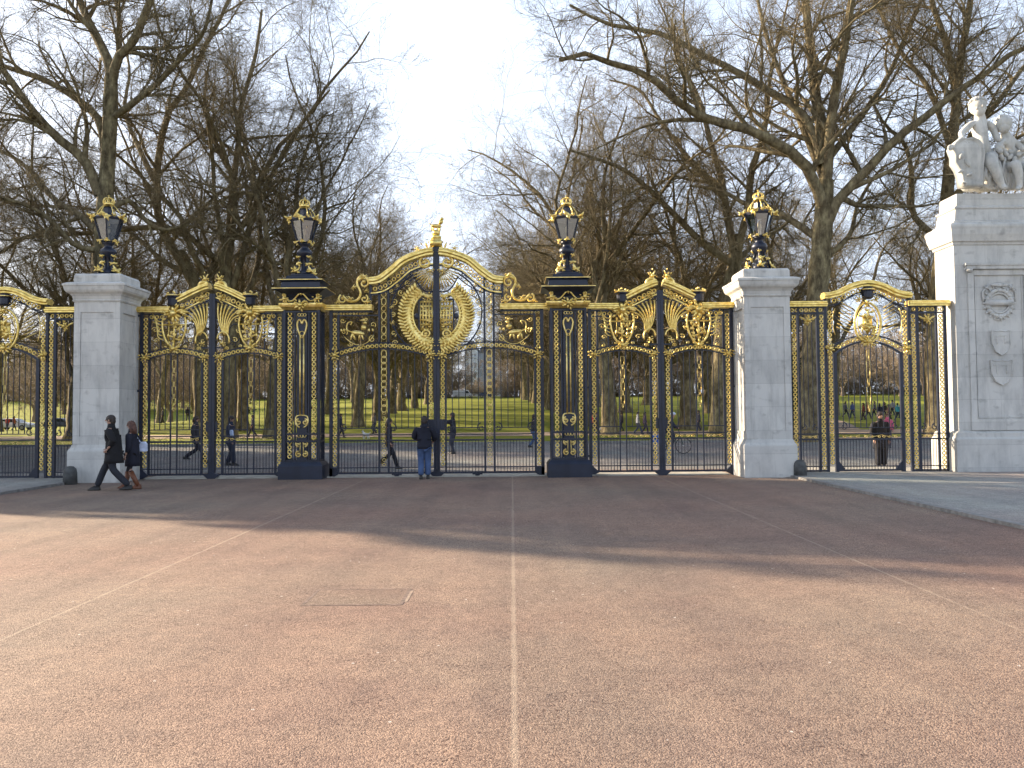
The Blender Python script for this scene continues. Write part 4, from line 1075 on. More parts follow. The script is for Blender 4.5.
F_ = 800.; PITCH = math.atan(31/800.); ROLL = R(.45)
def at(px, py, Y):
    """world point that the photograph's pixel shows at distance Y"""
    a = (px-512)/F_; b = (384-py)/F_
    # undo roll, then pitch
    c, s = math.cos(ROLL), math.sin(ROLL)
    a, b = a*c+b*s, -a*s+b*c
    v = Vector((a, math.cos(PITCH)-b*math.sin(PITCH), math.sin(PITCH)+b*math.cos(PITCH)))
    v = v*(Y/v.y); return (v.x, v.y, v.z+1.7)
def limb(base, pts, Y, dy=0.):
    """limb in metres relative to the tree's base; dy = how far its tip leans away"""
    n = len(pts); out = []
    for i, (px, py) in enumerate(pts):
        p = at(px, py, Y+dy*(i/max(1,n-1))); out.append((p[0]-base[0], p[1]-base[1], p[2]-base[2]))
    return out
def hero(seed, px, Y, trunk_px, r, limbs_px, label, dens=1.25):
    b = at(px, 430, Y); base = (b[0], Y, hgt(b[0], Y)+.08)
    tr = limb(base, trunk_px, Y); tr = [(tr[0][0], 0, -.5)]+tr
    lb = [(limb(base, p, Y, dy), rr) for p, rr, dy in limbs_px]
    return tree_obj(make_tree(seed, trunk=tr, r_tr=r, limbs=lb, dens=dens), base, label, None)
# big plane tree right of the gates
hero(11, 812, 47, [(812,430),(815,340),(819,270),(824,215),(826,181)], .80, [
    ([(825,200),(826,181),(822,130),(815,90),(810,40),(806,0),(812,-60),(800,-120)], .40, 2),
    ([(826,190),(829,150),(834,100),(845,45),(852,0),(870,-60),(880,-120)], .36, -1),
    ([(826,215),(812,175),(795,155),(778,144),(745,128),(709,120),(677,101),(645,72),(618,68),(594,53),(560,60)], .36, -6),
    ([(822,165),(812,128),(792,105),(767,90),(738,72),(709,58),(680,42),(655,32),(608,24),(570,5)], .28, 3),
    ([(820,245),(838,200),(863,175),(895,140),(932,112),(959,90),(985,75),(1001,58),(1024,50),(1060,30)], .34, -4),
    ([(820,240),(800,226),(778,213),(750,206),(720,190),(690,186)], .24, 6),
    ([(822,260),(850,235),(858,205),(880,170),(900,160)], .17, 5),
    ([(824,180),(800,120),(775,60),(760,10),(750,-60)], .22, 8),
    ([(828,160),(880,90),(905,40),(930,-20)], .22, 8)],
    'huge bare plane tree with a thick pale trunk just right of the right lantern pillar')
hero(12, 938, 51, [(938,430),(934,340),(937,298),(946,213),(951,160)], .62, [
    ([(950,170),(951,133),(957,105),(948,48),(938,20),(932,0),(920,-60)], .32, 2),
    ([(951,160),(955,120),(961,60),(968,20),(975,-20),(1000,-80)], .34, -1),
    ([(942,240),(925,228),(913,213),(912,190),(911,165),(903,140),(885,125),(870,95)], .22, -3),
    ([(950,180),(975,130),(1000,100),(1030,60),(1060,40)], .26, 4),
    ([(948,200),(985,170),(1015,140),(1050,120)], .20, -5),
    ([(951,150),(930,90),(900,50),(880,10),(860,-40)], .20, 5)],
    'bare plane tree with a straight trunk rising just left of the statue pier')
hero(13, 98, 50, [(98,430),(100,340),(101,262),(106,190),(110,130),(112,75)], .66, [
    ([(112,90),(110,66),(100,43),(88,20),(80,0),(60,-50),(50,-100)], .34, 2),
    ([(112,85),(118,58),(133,43),(145,15),(151,0),(170,-50),(180,-100)], .32, -2),
    ([(100,195),(85,160),(66,145),(45,125),(23,98),(5,72),(-20,50),(-60,30)], .36, -3),
    ([(105,150),(98,118),(70,94),(40,78),(15,70),(-15,60),(-50,60)], .28, 3),
    ([(110,100),(118,60),(120,25),(115,-20),(125,-80)], .22, 5),
    ([(104,215),(130,200),(145,220),(165,230),(190,225),(215,235)], .20, 4),
    ([(101,235),(80,215),(55,200),(30,170),(0,150),(-40,140)], .24, 5),
    ([(101,250),(75,245),(45,215),(10,200),(-30,195)], .20, -5),
    ([(110,120),(150,90),(180,60),(205,30),(215,-20)], .22, -4)],
    'big bare plane tree behind the left lantern pillar, its trunk forking near the top')
hero(14, 202, 60, [(202,430),(201,360),(200,310),(194,281),(180,252)], .62, [
    ([(194,285),(175,250),(162,232),(157,200),(158,165),(161,141),(172,105),(190,85),(197,65),(207,43),(225,10),(240,-30)], .36, -2),
    ([(198,300),(215,262),(228,240),(232,195),(238,150),(240,110),(255,60),(262,10)], .34, 3),
    ([(190,275),(165,262),(140,240),(120,225),(95,210),(60,205)], .22, 5),
    ([(228,245),(250,215),(270,180),(285,150),(305,120),(330,90)], .24, -4),
    ([(160,190),(140,150),(125,110),(130,70),(120,30)], .22, 6),
    ([(236,180),(215,140),(205,100),(210,60)], .2, 4)],
    'leaning bare plane tree seen over the left leaf of the left side gate')
hero(15, 720, 57, [(720,430),(722,360),(728,300),(735,262),(738,235)], .72, [
    ([(735,255),(728,220),(722,180),(710,140),(700,100),(680,60),(672,20)], .30, 2),
    ([(737,250),(748,210),(752,170),(765,130),(770,80),(780,30)], .30, -2),
    ([(733,265),(700,240),(675,215),(650,190),(625,170),(600,160),(570,150)], .28, -4),
    ([(736,260),(762,240),(785,225),(800,200)], .20, 6),
    ([(725,200),(690,160),(660,120),(640,90),(610,80)], .22, 4)],
    'broad dark plane tree trunk behind the right leaf of the right side gate')

variants = []
for i, (sd, H, nl, fk, spd) in enumerate(((21,26,8,.30,(24,58)),(22,28,7,.34,(20,52)),(23,25,8,.27,(26,62)),(24,27,7,.33,(16,44)),(25,24,8,.24,(30,66)))):
    variants.append(make_tree(sd, H=H, n_l=nl, fork=fk, r_tr=.52+.03*i, dens=1.05, spread=spd, n5=4))
variants.append(make_tree(29, H=26, n_l=9, fork=.16, r_tr=.5, dens=1.1, lod=1, spread=(24,62), tw=3.2))
VM = []
for (tv, tf), (cv, cf) in variants:
    VM.append((np_mesh('trunk', tv, tf, BARK, True), np_mesh('crown', cv, cf, BRANCH, True)))
def put_tree(v, x, y, label, group, rz, sc, name='plane_tree'):
    root = empty(name, (x, y, hgt(x, y)+.05), label, 'tree', group, rz); root.scale = (sc, sc, sc)
    for nm, me in zip(('trunk','crown'), VM[v]):
        o = bpy.data.objects.new(nm, me); COL.objects.link(o); o.parent = root
ORD = ['first','second','third','fourth','fifth','sixth','seventh','eighth','ninth','tenth','eleventh','twelfth','thirteenth','fourteenth','fifteenth','sixteenth','seventeenth','eighteenth','nineteenth','twentieth']
rg = random.Random(5)
def axis(y): return XC-.031*(y-D)
# avenue rows: offset from the axis, distances
rows = [(-10.9, 'inner left', [75,87,97,108,119,131,143,156,170,185,200,216]),
        (10.6, 'inner right', [62,73,84,95,107,119,131,144,157,171,186,201,217]),
        (-19.8, 'second left', [71,88,108,130,158]),
        (19.4, 'second right', [69,86,106,130,158]),
        (-29, 'third left', [70,98,136,184]),
        (29, 'third right', [76,101,140,188])]
for offx, nm, ys in rows:
    for i, y in enumerate(ys):
        x = axis(y)+offx+rg.uniform(-.7,.7)
        sc = rg.uniform(1.06,1.18) if 'left' not in nm else rg.uniform(.92,1.02)
        v = (i*2+int(abs(offx))+rg.randint(0,1)) % 5
        if nm == 'extra left': lab = 'bare plane tree with a dark trunk right of centre in the left side gate'
        else: lab = '%s bare plane tree from the gates in the %s row of the avenue' % (ORD[i], nm)
        put_tree(v, x, y, lab, 'plane trees of the avenue', rg.uniform(0,6.28), sc)
# trees at the sides
side = [(-47,66,1,'bare tree at the far left edge, in front of the sunlit lawn'),(-40,86,2,'bare tree left of the big forked tree, further back on the lawn'),(-58,90,3,'bare tree at the far left edge behind the parked car'),
        (-31,57,4,'bare tree standing between the left pillar and the left edge of the photo'),(-52,118,0,'distant bare tree on the flat lawn at the far left'),
        (37,92,1,'bare tree on the slope seen past the statue pier'),(47,70,2,'bare tree behind the right end of the gates, partly hidden by the stone pier'),(52,96,0,'bare tree on the slope behind the statue'),
        (33.5,60,4,'bare tree between the two big trunks at the right'),(62,84,3,'bare tree beyond the right edge of the statue'),(43,128,1,'distant bare tree at the right above the strolling crowd'),(-17.6,59,0,'bare plane tree rising behind the left black iron pier and its lantern'),(-21.5,60,3,'bare plane tree with a wide dark trunk right of centre in the left side gate')]
for i, (x, y, v, lab) in enumerate(side):
    put_tree(v, x, y, lab, 'bare trees on the lawn at the sides', rg.uniform(0,6.28), rg.uniform(.9,1.05) if x not in (-21.5, -17.6) else 1.2)
# trees along the left that stand outside the picture and throw the evening shade over the gates
shade = []
for oi, o_ in enumerate((11.5, 17., 22.5, 29.)):
    for ti in range(9):
        t_ = 27+ti*7.5+(oi % 2)*3.7; x = -8.5-.9*t_+.43*o_; y = 13.3+.43*t_+.9*o_
        if x < -.70*y-11: shade.append((x, y))
for i, (x, y) in enumerate(shade):
    put_tree(5, x, y, 'bare plane tree of the roadside grove beyond the left edge', 'roadside grove beyond the left edge', rg.uniform(0,6.28), rg.uniform(.75,.85))

# unseen evergreen oaks, added so the shade over the forecourt falls solid
def leaf_cloud(n, w, d, h, seed, leafr):
    rng = np.random.default_rng(seed)
    u = norm(rng.normal(size=(n,3)))*(rng.random((n,1))**.30)
    lob = 1+.16*np.sin(u[:,0:1]*5+seed)+.14*np.sin(u[:,1:2]*6+seed*2)+.10*np.sin(u[:,2:3]*9+seed)
    P = u*lob*np.array([w/2, d/2, h/2])
    a = norm(rng.normal(size=(n,3))); b = norm(np.cross(a, rng.normal(size=(n,3)))); s = leafr*(.5+rng.random((n,1)))
    return np.stack([P-a*s, P-b*s*.55, P+a*s, P+b*s*.55], 1).reshape(-1,3), np.arange(4*n).reshape(n,4)
EVL = mat('evergreen_leaves', (.055,.075,.028), .7, col2=(.028,.042,.016), scale=1.5)
ev_mesh = np_mesh('crown', *leaf_cloud(15000, 10.5, 10.5, 13.5, 5, .34), EVL); evt = None
for t_, o_ in ((21,5.2),(29.5,5.6),(38,5.2),(47,5.8),(44,13.5),(52,13.),(61,12.)):
    x = -8.5-.9*t_+.43*o_; y = 15.5+.43*t_+.9*o_
    root = empty('shade_evergreen', (x,y,.05), 'dense evergreen oak added out of view beyond the left edge to thicken the shade', 'tree', 'added shade evergreens beyond the left edge', t_)
    if evt is None:
        m = MB(); m.tube([(0,0,-.3),(0,0,.4),(.1,0,2.5),(.3,.1,5.5),(.2,.3,9),(0,.2,13)], [.55,.40,.33,.27,.18,.06], 10)
        for q in range(7):
            a_ = q*.9; m.tube([(.15,.05,3+q),(1.6*math.cos(a_),1.6*math.sin(a_),5+q),(3.4*math.cos(a_),3.4*math.sin(a_),6.6+q)], [.16,.10,.04], 6)
        evt = m.build('trunk', BARK, root, True)
    else:
        e = evt.copy(); COL.objects.link(e); e.parent = root
    e = bpy.data.objects.new('crown', ev_mesh); COL.objects.link(e); e.parent = root; e.location = (0,0,9.2)

# far-off wood across the top of the park
wood = make_tree(31, H=19, n_l=7, fork=.12, r_tr=.40, dens=.6, lod=1, spread=(20,66), tw=4.6)
wv = np.concatenate([wood[0][0], wood[1][0]]); wf = np.concatenate([wood[0][1], wood[1][1]+len(wood[0][0])])
V = []; F = []; k = 0; rw = random.Random(9)
def wood_at(x, y, sc):
    global k
    a = rw.uniform(0, 6.28); c, s_ = math.cos(a), math.sin(a)
    q = wv*sc; q = np.stack([q[:,0]*c-q[:,1]*s_, q[:,0]*s_+q[:,1]*c, q[:,2]], -1)+np.array([x, y, hgt(x,y)-.2])
    V.append(q); F.append(wf+k); k += len(q)
for i in range(140):
    x = -215+(i%70)*6.2+rw.uniform(-2,2); y = 228+rw.uniform(-4,6)+14*(i//70)
    if -19 < x < -1: continue
    wood_at(x, y, rw.uniform(.9,1.45)); 
    if i < 70: wood_at(x-2, y-10, rw.uniform(.3,.45)); wood_at(x+2, y-6-rw.uniform(0,4), rw.uniform(.3,.5))
for i in range(26):
    x = -112+rw.uniform(0, 66); y = 135+rw.uniform(0,70); wood_at(x, y, rw.uniform(.8,1.2))
for i in range(16):
    x = 50+rw.uniform(0, 60); y = 150+rw.uniform(0,60); wood_at(x, y, rw.uniform(.8,1.2))
for x, y in ((-25,226),(-22,236),(1.5,229),(4,222),(-17,240),(-16.5,232),(-1.5,233)): wood_at(x, y, .8)
for i in range(14): wood_at(-24+i*1.9, 262+rw.uniform(-3,3), .42)
nq = 60000; rn = np.random.default_rng(77); bx = rn.uniform(-215, 225, nq); by = rn.uniform(221.5, 227, nq); hb = np.array([hgt(a_, 224) for a_ in bx])
keep = ~((bx > -17) & (bx < -3)); bx, by, hb = bx[keep], by[keep], hb[keep]; nq = len(bx)
bz_ = hb+rn.random(nq)**1.3*(3.2+1.6*np.sin(bx*.21)+1.1*np.sin(bx*.57)); C3 = np.stack([bx, by, bz_], -1); a_ = norm(rn.normal(size=(nq,3))); b_ = norm(np.cross(a_, rn.normal(size=(nq,3)))); s_q = .2+.36*rn.random((nq,1))
Q_ = np.stack([C3-a_*s_q, C3-b_*s_q*.4, C3+a_*s_q, C3+b_*s_q*.4], 1).reshape(-1,3); V.append(Q_); F.append(np.arange(4*nq).reshape(nq,4)+k); k += 4*nq
FARW = mat('far_wood_bark', (.25,.195,.135), .95)
o = bpy.data.objects.new('distant_wood', np_mesh('distant_wood', np.concatenate(V), np.concatenate(F), FARW)); COL.objects.link(o)
tag(o, 'brown belt of bare trees massed across the far side of the park', 'wood', None, 'stuff')

# shrubs: dark undergrowth at the far edge and behind the right screen
LEAF = mat('shrub_leaves', (.045,.060,.022), .8, col2=(.020,.030,.012), scale=2)
def shrub(x, y, w, d, h, n, label, seed, leafr=.16):
    rng = np.random.default_rng(seed)
    u = rng.normal(size=(n,3)); u = norm(u)*(rng.random((n,1))**.33)
    lob = 1+.22*np.sin(u[:,0:1]*5+seed)+.18*np.sin(u[:,2:3]*7+seed*2)
    P = u*lob*np.array([w/2, d/2, h/2])+np.array([0,0,h*.48]); P[:,2] = np.maximum(P[:,2], .02)
    a = norm(rng.normal(size=(n,3))); b = norm(np.cross(a, rng.normal(size=(n,3)))); s = leafr*(.5+rng.random((n,1)))
    Q = np.stack([P-a*s, P-b*s*.5, P+a*s, P+b*s*.5], 1).reshape(-1,3); F = np.arange(4*n).reshape(n,4)
    root = empty('shrub', (x, y, hgt(x,y)+.05), label, 'shrub', 'dark shrubs')
    o = bpy.data.objects.new('foliage', np_mesh('foliage', Q, F, LEAF)); COL.objects.link(o); o.parent = root
    m = MB()
    for i in range(7):
        t = i*.9+seed; m.tube([(0,0,0),(w*.15*math.cos(t),d*.15*math.sin(t),h*.4),(w*.3*math.cos(t),d*.3*math.sin(t),h*.75)], [.05,.03,.012], 5)
    m.build('stems', BARK, root)
shrub(26.5, 75, 5.5, 4, 5.5, 5000, 'dark evergreen shrub seen through the arched door of the right screen', 1, .14)
shrub(-55, 150, 12, 6, 5, 4000, 'low dark shrub far off at the left', 2, .25)
shrub(46, 140, 14, 6, 4.5, 4000, 'wide dark shrub behind the strolling crowd at the right', 3, .25)

# ------------------------------------------------------------------ far building and street
bm_wall = mat('hazed_render', (.50,.54,.60), .8, vary=.1, scale=.4); bm_win = mat('dark_window', (.22,.25,.30), .3)  # far wall and windows paled blue-grey to stand in for distance haze
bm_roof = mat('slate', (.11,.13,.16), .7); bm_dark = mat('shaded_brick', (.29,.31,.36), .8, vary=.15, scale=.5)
B = empty('palace_building', (-9.5, 292, 8.2), 'tall pale blue-grey building closing the view at the end of the avenue', 'building')
m = MB(); m.box(-7.5,-2.8,0,12,0,17.5); m.box(2.8,7.5,0,12,0,17.5); m.build('wall', bm_wall, B)
m = MB(); m.box(-2.8,2.8,1.2,12,0,16.5); m.build('wall', bm_dark, B)
for sx in (-5.15, 5.15):
    m = MB(); m.loft([(17.5,2.6,6.2,sx,6),(17.9,2.6,6.2,sx,6),(18,2.3,5.8,sx,6),(21,.9,4,sx,6)]); rf = m.build('roof', bm_roof, B)
    m = MB(); m.box(sx+1.2,sx+2.0,4,5,18.5,22.2); m.build('chimney', bm_wall, rf)
    m = MB(); m.box(sx-2.5,sx+2.5,-.2,.0,4.0,4.3); m.box(sx-2.5,sx+2.5,-.2,.0,14.6,14.9); m.build('string_course', bm_wall, B)
m = MB(); m.loft([(16.5,2.8,5.5,0,6.5),(19,1.6,3,0,6.5)]); m.build('roof', bm_roof, B)
for fl in range(5):
    for x in (-6.5,-5.15,-3.8,-1.6,0,1.6,3.8,5.15,6.5):
        y = -.06 if abs(x) > 2.8 else 1.14
        m = MB(); m.box(x-.42,x+.42,y,y+.1,1.2+fl*3.2,3.2+fl*3.2); w = m.build('window', bm_win, B)
        m = MB(); m.box(x-.5,x+.5,y-.06,y+.04,1.05+fl*3.2,1.17+fl*3.2); m.box(x-.03,x+.03,y-.03,y+.03,1.2+fl*3.2,3.2+fl*3.2); m.build('window_frame', bm_wall, w)
B2 = empty('terrace_building', (16, 300, 8.2), 'long dim building half hidden behind the far wood to the right of the avenue', 'building')
m = MB(); m.box(-13,13,0,10,0,13); m.build('wall', bm_dark, B2)
m = MB(); m.loft([(13,13.3,5.3,0,5),(13.4,13.3,5.3,0,5),(16,11,2.5,0,5)]); m.build('roof', bm_roof, B2)
for fl in range(4):
    for i in range(12):
        x = -11.5+i*2.1; m = MB(); m.box(x-.45,x+.45,-.05,.05,1.2+fl*3,3+fl*3); m.build('window', bm_win, B2)

# park railings at the far side of the lawn
m = MB()
RX0, RX1 = -26., 12.
m.box(RX0, RX1, -.03, .03, 1.45, 1.5); m.box(RX0, RX1, -.03, .03, .2, .26)
x = RX0
while x < RX1: m.tube([(x,0,0),(x,0,1.75)], .03, 4); x += .22
o = m.build('railings', IRON, None); o.location = (0, 219, hgt(0,219)+.05); tag(o, 'dark iron railings along the far edge of the lawn', 'railings')

TYRE = mat('tyre_rubber', (.02,.02,.02), .8); CGL = mat('car_glass', (.03,.04,.05), .08); CH = mat('car_metal', (.5,.5,.52), .3, .9)
def car(loc, rz, col, label, van=False, L=4.3):
    pm = mat('car_paint', col, .3)
    root = empty('parked_van' if van else 'parked_car', loc, label, 'van' if van else 'car', None, rz)
    h = L/2; W = .86
    if van: prof = [(-h,.35),(-h,1.9),(-h+.15,2.05),(h-1.25,2.05),(h-.75,1.25),(h-.05,1.0),(h,.4)]
    else: prof = [(-h,.38),(-h+.02,.85),(-h+.35,.95),(-h+.8,1.38),(-.2,1.46),(.45,1.40),(1.05,.98),(h-.25,.85),(h,.65),(h,.35)]
    m = MB(); n = len(prof)
    vs = []
    for y, q in ((-W,1.),(-W+.08,1.),(W-.08,1.),(W,1.)):
        for (x, z) in prof:
            t = .16*smooth01((z-.9)/.5) if not van else .05*smooth01((z-.9)/1.)
            yy = math.copysign(abs(y)-t, y); vs.append((x, yy, z if abs(y) < W else (z-.03 if z > .9 else z)))
    fs = [tuple(range(n)), tuple(reversed(range(3*n,4*n)))]
    for r in range(3):
        for i in range(n): fs.append((r*n+i, (r+1)*n+i, (r+1)*n+(i+1)%n, r*n+(i+1)%n))
    m.add(vs, fs); bd = m.build('body', pm, root)
    for sy in (-1,1):
        m = MB(); y = sy*(W-(.10 if not van else .01))
        if van: out = [(h-2.0,1.2),(h-2.0,1.85),(h-1.35,1.85),(h-.95,1.25)]
        else: out = [(-h+.75,.98),(-h+1.0,1.33),(-.15,1.38),(.42,1.33),(.88,.98)]
        y0, y1 = sorted((y, y+sy*.03)); m.plate(out, y0, y1); m.build('side_window', CGL, root)
        for x in (-h+.8, h-.8):
            m = MB(); 
            for a0, a1, rr in ((0,.16,.32),): 
                pts = [(x, sy*(W-.15), .32),(x, sy*(W+.01), .32)]; m.tube(pts, .32, 18)
            wh = m.build('wheel', TYRE, root); m = MB(); m.tube([(x, sy*(W), .32),(x, sy*(W+.02), .32)], .2, 12); m.build('rim', CH, wh)
        m = MB(); m.lump((h-.03, sy*.62, .68), (.04,.14,.08)); m.build('headlight', CH, root)
    m = MB()
    if van: m.plate([(-.7,0),(-.7,0)], 0, 0) if False else m.box(h-1.2,h-1.18,-.7,.7,1.3,1.8)
    else: m.add([(.46,-.62,1.385),(.46,.62,1.385),(1.04,.70,.995),(1.04,-.70,.995),(.47,-.62,1.40),(.47,.62,1.40),(1.06,.70,1.01),(1.06,-.70,1.01)], [(4,5,6,7),(0,3,2,1)])
    m.build('windscreen', CGL, root)
    return root
car((-61.5, 99, hgt(-61,99)+.12), 0.05, (.62,.65,.70), 'pale silver car parked on the flat lawn behind the left screen')
car((-56.8, 101, hgt(-57,101)+.12), 0.0, (.05,.06,.09), 'dark blue car parked next to the pale silver one behind the left screen')
car((-13.5, 221.5, hgt(0,222)+.1), 0., (.65,.68,.72), 'white van passing behind the railings at the end of the avenue', True, 5.4)
car((-7.0, 222, hgt(0,222)+.1), 0., (.06,.08,.14), 'small dark car behind the railings at the end of the avenue')
car((-20, 222, hgt(0,222)+.1), 0., (.08,.09,.11), 'dark van behind the railings, left of the white van', True, 5.2)
# ------------------------------------------------------------------ figures
DG = bpy.context.evaluated_depsgraph_get
def skin_mesh(name, verts, edges, radii, root=0, sub=2, m=None, smooth=True):
    me = bpy.data.meshes.new(name); me.from_pydata(verts, edges, [])
    o = bpy.data.objects.new(name, me); COL.objects.link(o)
    md = o.modifiers.new('skin', 'SKIN'); md.use_smooth_shade = True; md.branch_smoothing = .6
    sv = me.skin_vertices[0].data
    for i, r in enumerate(radii):
        sv[i].radius = r if isinstance(r, tuple) else (r, r); sv[i].use_root = (i == root)
    ms = o.modifiers.new('sub', 'SUBSURF'); ms.levels = sub; ms.render_levels = sub
    dg = bpy.context.evaluated_depsgraph_get(); ev = o.evaluated_get(dg)
    out = bpy.data.meshes.new_from_object(ev, depsgraph=dg)
    bpy.data.objects.remove(o); bpy.data.meshes.remove(me)
    out.name = name
    if m: out.materials.clear(); out.materials.append(m)
    if smooth: out.shade_smooth()
    return out
class Sk:
    def __init__(s): s.v = []; s.e = []; s.r = []
    def chain(s, pts, rs, start=None):
        prev = start
        for p, r in zip(pts, rs):
            s.v.append(tuple(p)); s.r.append(r); i = len(s.v)-1
            if prev is not None: s.e.append((prev, i))
            prev = i
        return prev
    def mesh(s, name, m, sub=2): return skin_mesh(name, s.v, s.e, s.r, 0, sub, m)
SKIN = mat('skin', (.42,.25,.18), .55, vary=.08, scale=12)
def cloth(col, name='cloth', rough=.85): return mat(name, col, rough, vary=.18, scale=6, bump=.25, bscale=18)
def lerp(a, b, t): return tuple(a[i]*(1-t)+b[i]*t for i in range(3))
def merge(dst, mb):
    """append a builder's faces to a mesh"""
    bm = bmesh.new(); bm.from_mesh(dst)
    vs = [bm.verts.new(p) for p in mb.v]
    for f in mb.f:
        try: bm.faces.new([vs[i] for i in f]).smooth = True
        except ValueError: pass
    bm.to_mesh(dst); bm.free()
def figure(name, loc, rz, label, H=1.74, stride=0., lift=0., arms=None, lean=0., top=(.02,.02,.025), legs_c=(.03,.035,.05), hair_c=(.03,.02,.015),
           coat=.0, woman=False, boots=None, sit=False, group=None, hair_len=0., bag=None, sub=2, shoes=(.02,.018,.016), mats=None, wide=1., legw=1., hands_at=None):
    """a person facing +y in local space; feet at z=0"""
    k = H/1.75
    def P(x, y, z): return (x*k, y*k, z*k)
    root = empty(name, loc, label, 'person', group, rz)
    sh = .20 if not woman else .175
    pelvis = P(0, 0, .93); chest = P(0, lean*.5, 1.25); neck = P(0, lean, 1.47); head = P(0, lean+.03, 1.63)
    hipx = .095
    if sit:
        pelvis = P(0,-.05,.45); chest = P(0, lean*.5, .78); neck = P(0,lean,1.0); head = P(0,lean+.04,1.16)
        footL = P(-.12,.42,.05); footR = P(.12,.46,.05); kneeL = P(-.13,.38,.48); kneeR = P(.13,.40,.48)
    else:
        footR = P(hipx, stride*.5, .07); footL = P(-hipx, -stride*.5, .07+lift)
        kneeR = P(hipx, stride*.26+.03, .50); kneeL = P(-hipx, -stride*.12+.07+lift*.4, .50+lift*.15)
    dz = 0 if not sit else -.475
    shL = P(-sh, lean, 1.42+dz); shR = P(sh, lean, 1.42+dz)
    if arms is None: arms = [((-.25,-.04+lean*.5,1.13),(-.24,.06,.87)), ((.25,-.02+lean*.5,1.13),(.24,.10,.88))]
    (eL, hL), (eR, hR) = [tuple(P(*q) for q in a) for a in arms]
    # body: one continuous surface
    b = Sk(); r = k
    pv = b.chain([pelvis], [(.13*r,.105*r)])
    ch = b.chain([lerp(pelvis,chest,.5), chest, P(0,lean*.85,1.38+dz)], [(.12*r,.095*r),(.145*r,.105*r),(.12*r,.09*r)], pv)
    nk = b.chain([neck, lerp(neck,head,.45)], [.058*r,.055*r], ch)
    b.chain([lerp(neck,head,.75), P(0,lean+.035,1.66+dz), P(0,lean+.03,1.715+dz)], [(.065*r,.075*r),(.078*r,.092*r),(.055*r,.07*r)], nk)
    for sX, kn, ft, hp in ((-1,kneeL,footL,P(-hipx,pelvis[1]/k,.86+ (dz if sit else 0))),(1,kneeR,footR,P(hipx,pelvis[1]/k,.86+(dz if sit else 0)))):
        b.chain([hp, lerp(hp,kn,.5), kn, lerp(kn,ft,.4), ft, (ft[0],ft[1]+.12*k,ft[2]-.035*k)], [.09*r,.08*r,.058*r,.052*r,.038*r,.032*r], pv)
    for s_, e_, h_ in ((shL,eL,hL),(shR,eR,hR)):
        b.chain([s_, lerp(s_,e_,.5), e_, lerp(e_,h_,.5), h_], [.050*r,.042*r,.034*r,.030*r,.026*r], ch)
    bm_ = b.mesh('body', mats[0] if mats else SKIN, sub)
    # hands, nose and ears
    ex = MB()
    for e_, h_ in ((eL,hL),(eR,hR)):
        d = (Vector(h_)-Vector(e_)).normalized(); sd = d.cross(Vector((0,1,0)) if abs(d.y) < .9 else Vector((1,0,0))).normalized(); bk = d.cross(sd)
        hv = Vector(h_)
        ex.tube([hv, hv+d*.04*k, hv+d*.085*k], [.024*k,.036*k,.034*k], 8, flat=.6)
        for i, (o_, l_) in enumerate(((-.027,.055),(-.009,.068),(.009,.062),(.026,.048))):
            s0 = hv+d*.075*k+bk*o_*k; ex.tube([s0, s0+d*l_*.55*k+sd*.004, s0+d*l_*k+sd*.018*k], [.010*k,.009*k,.007*k], 5)
        s0 = hv+d*.03*k-bk*.03*k; ex.tube([s0, s0+d*.03*k-bk*.022*k, s0+d*.055*k-bk*.026*k], [.012*k,.010*k,.008*k], 5)
    hc = Vector(head)
    ex.lump((hc.x, hc.y+.098*k, hc.z+.0*k), (.012*k,.022*k,.016*k), 0, 6, 4)
    for s_ in (-1,1): ex.lump((hc.x+s_*.08*k, hc.y, hc.z+.01*k), (.012*k,.02*k,.03*k), 0, 6, 4)
    merge(bm_, ex)
    o = bpy.data.objects.new('body', bm_); COL.objects.link(o); o.parent = root
    fm = MB()
    for s_ in (-1,1): fm.lump((hc.x+s_*.032*k, hc.y+.087*k, hc.z+.025*k), (.012*k,.008*k,.007*k), 0, 6, 4)
    fm.lump((hc.x, hc.y+.09*k, hc.z-.045*k), (.022*k,.008*k,.005*k), 0, 6, 4)
    fm.build('face_features', cloth((.12,.05,.04),'features'), root, True)
    # hair
    hm = MB(); c = (hc.x, hc.y-.018*k, hc.z+.045*k)
    hm.lump(c, (.098*k,.108*k,.095*k), math.pi/2, 10, 7)
    hm.lump((c[0], c[1]-.05*k, c[2]-.06*k), (.09*k,.06*k,.085*k), math.pi/2, 8, 6)
    if hair_len > 0:
        for i in range(7):
            a = math.pi*(i/6)+math.pi; x0 = c[0]+.075*k*math.cos(a); y0 = c[1]+.07*k*math.sin(a)
            hm.tube([(x0,y0,c[2]),(x0*1.1,y0-.03*k,c[2]-hair_len*.5*k),(x0*1.15,y0-.05*k,c[2]-hair_len*k)], [.04*k,.042*k,.02*k], 6)
    hm.build('hair', mat('hair', hair_c, .6, vary=.3, scale=20), root, True)
    tm = mats[1] if mats else cloth(top, 'coat_cloth'); lm = mats[2] if mats else cloth(legs_c, 'trouser_cloth')
    # trousers
    t = Sk(); pv = t.chain([(pelvis[0],pelvis[1],pelvis[2]+.03*k)], [(.15*r*wide,.122*r)])
    for kn, ft, hp in ((kneeL,footL,P(-hipx,pelvis[1]/k,.85+(dz if sit else 0))),(kneeR,footR,P(hipx,pelvis[1]/k,.85+(dz if sit else 0)))):
        an = (ft[0], ft[1], ft[2]+.02*k)
        q = .078 if not boots else .055
        t.chain([hp, lerp(hp,kn,.5), kn, lerp(kn,an,.5), an], [.105*r*legw,.096*r*legw,(q+.002)*r*legw,q*r*legw,(q-.008)*r*legw], pv)
    o = bpy.data.objects.new('trousers', t.mesh('trousers', lm, sub)); COL.objects.link(o); o.parent = root
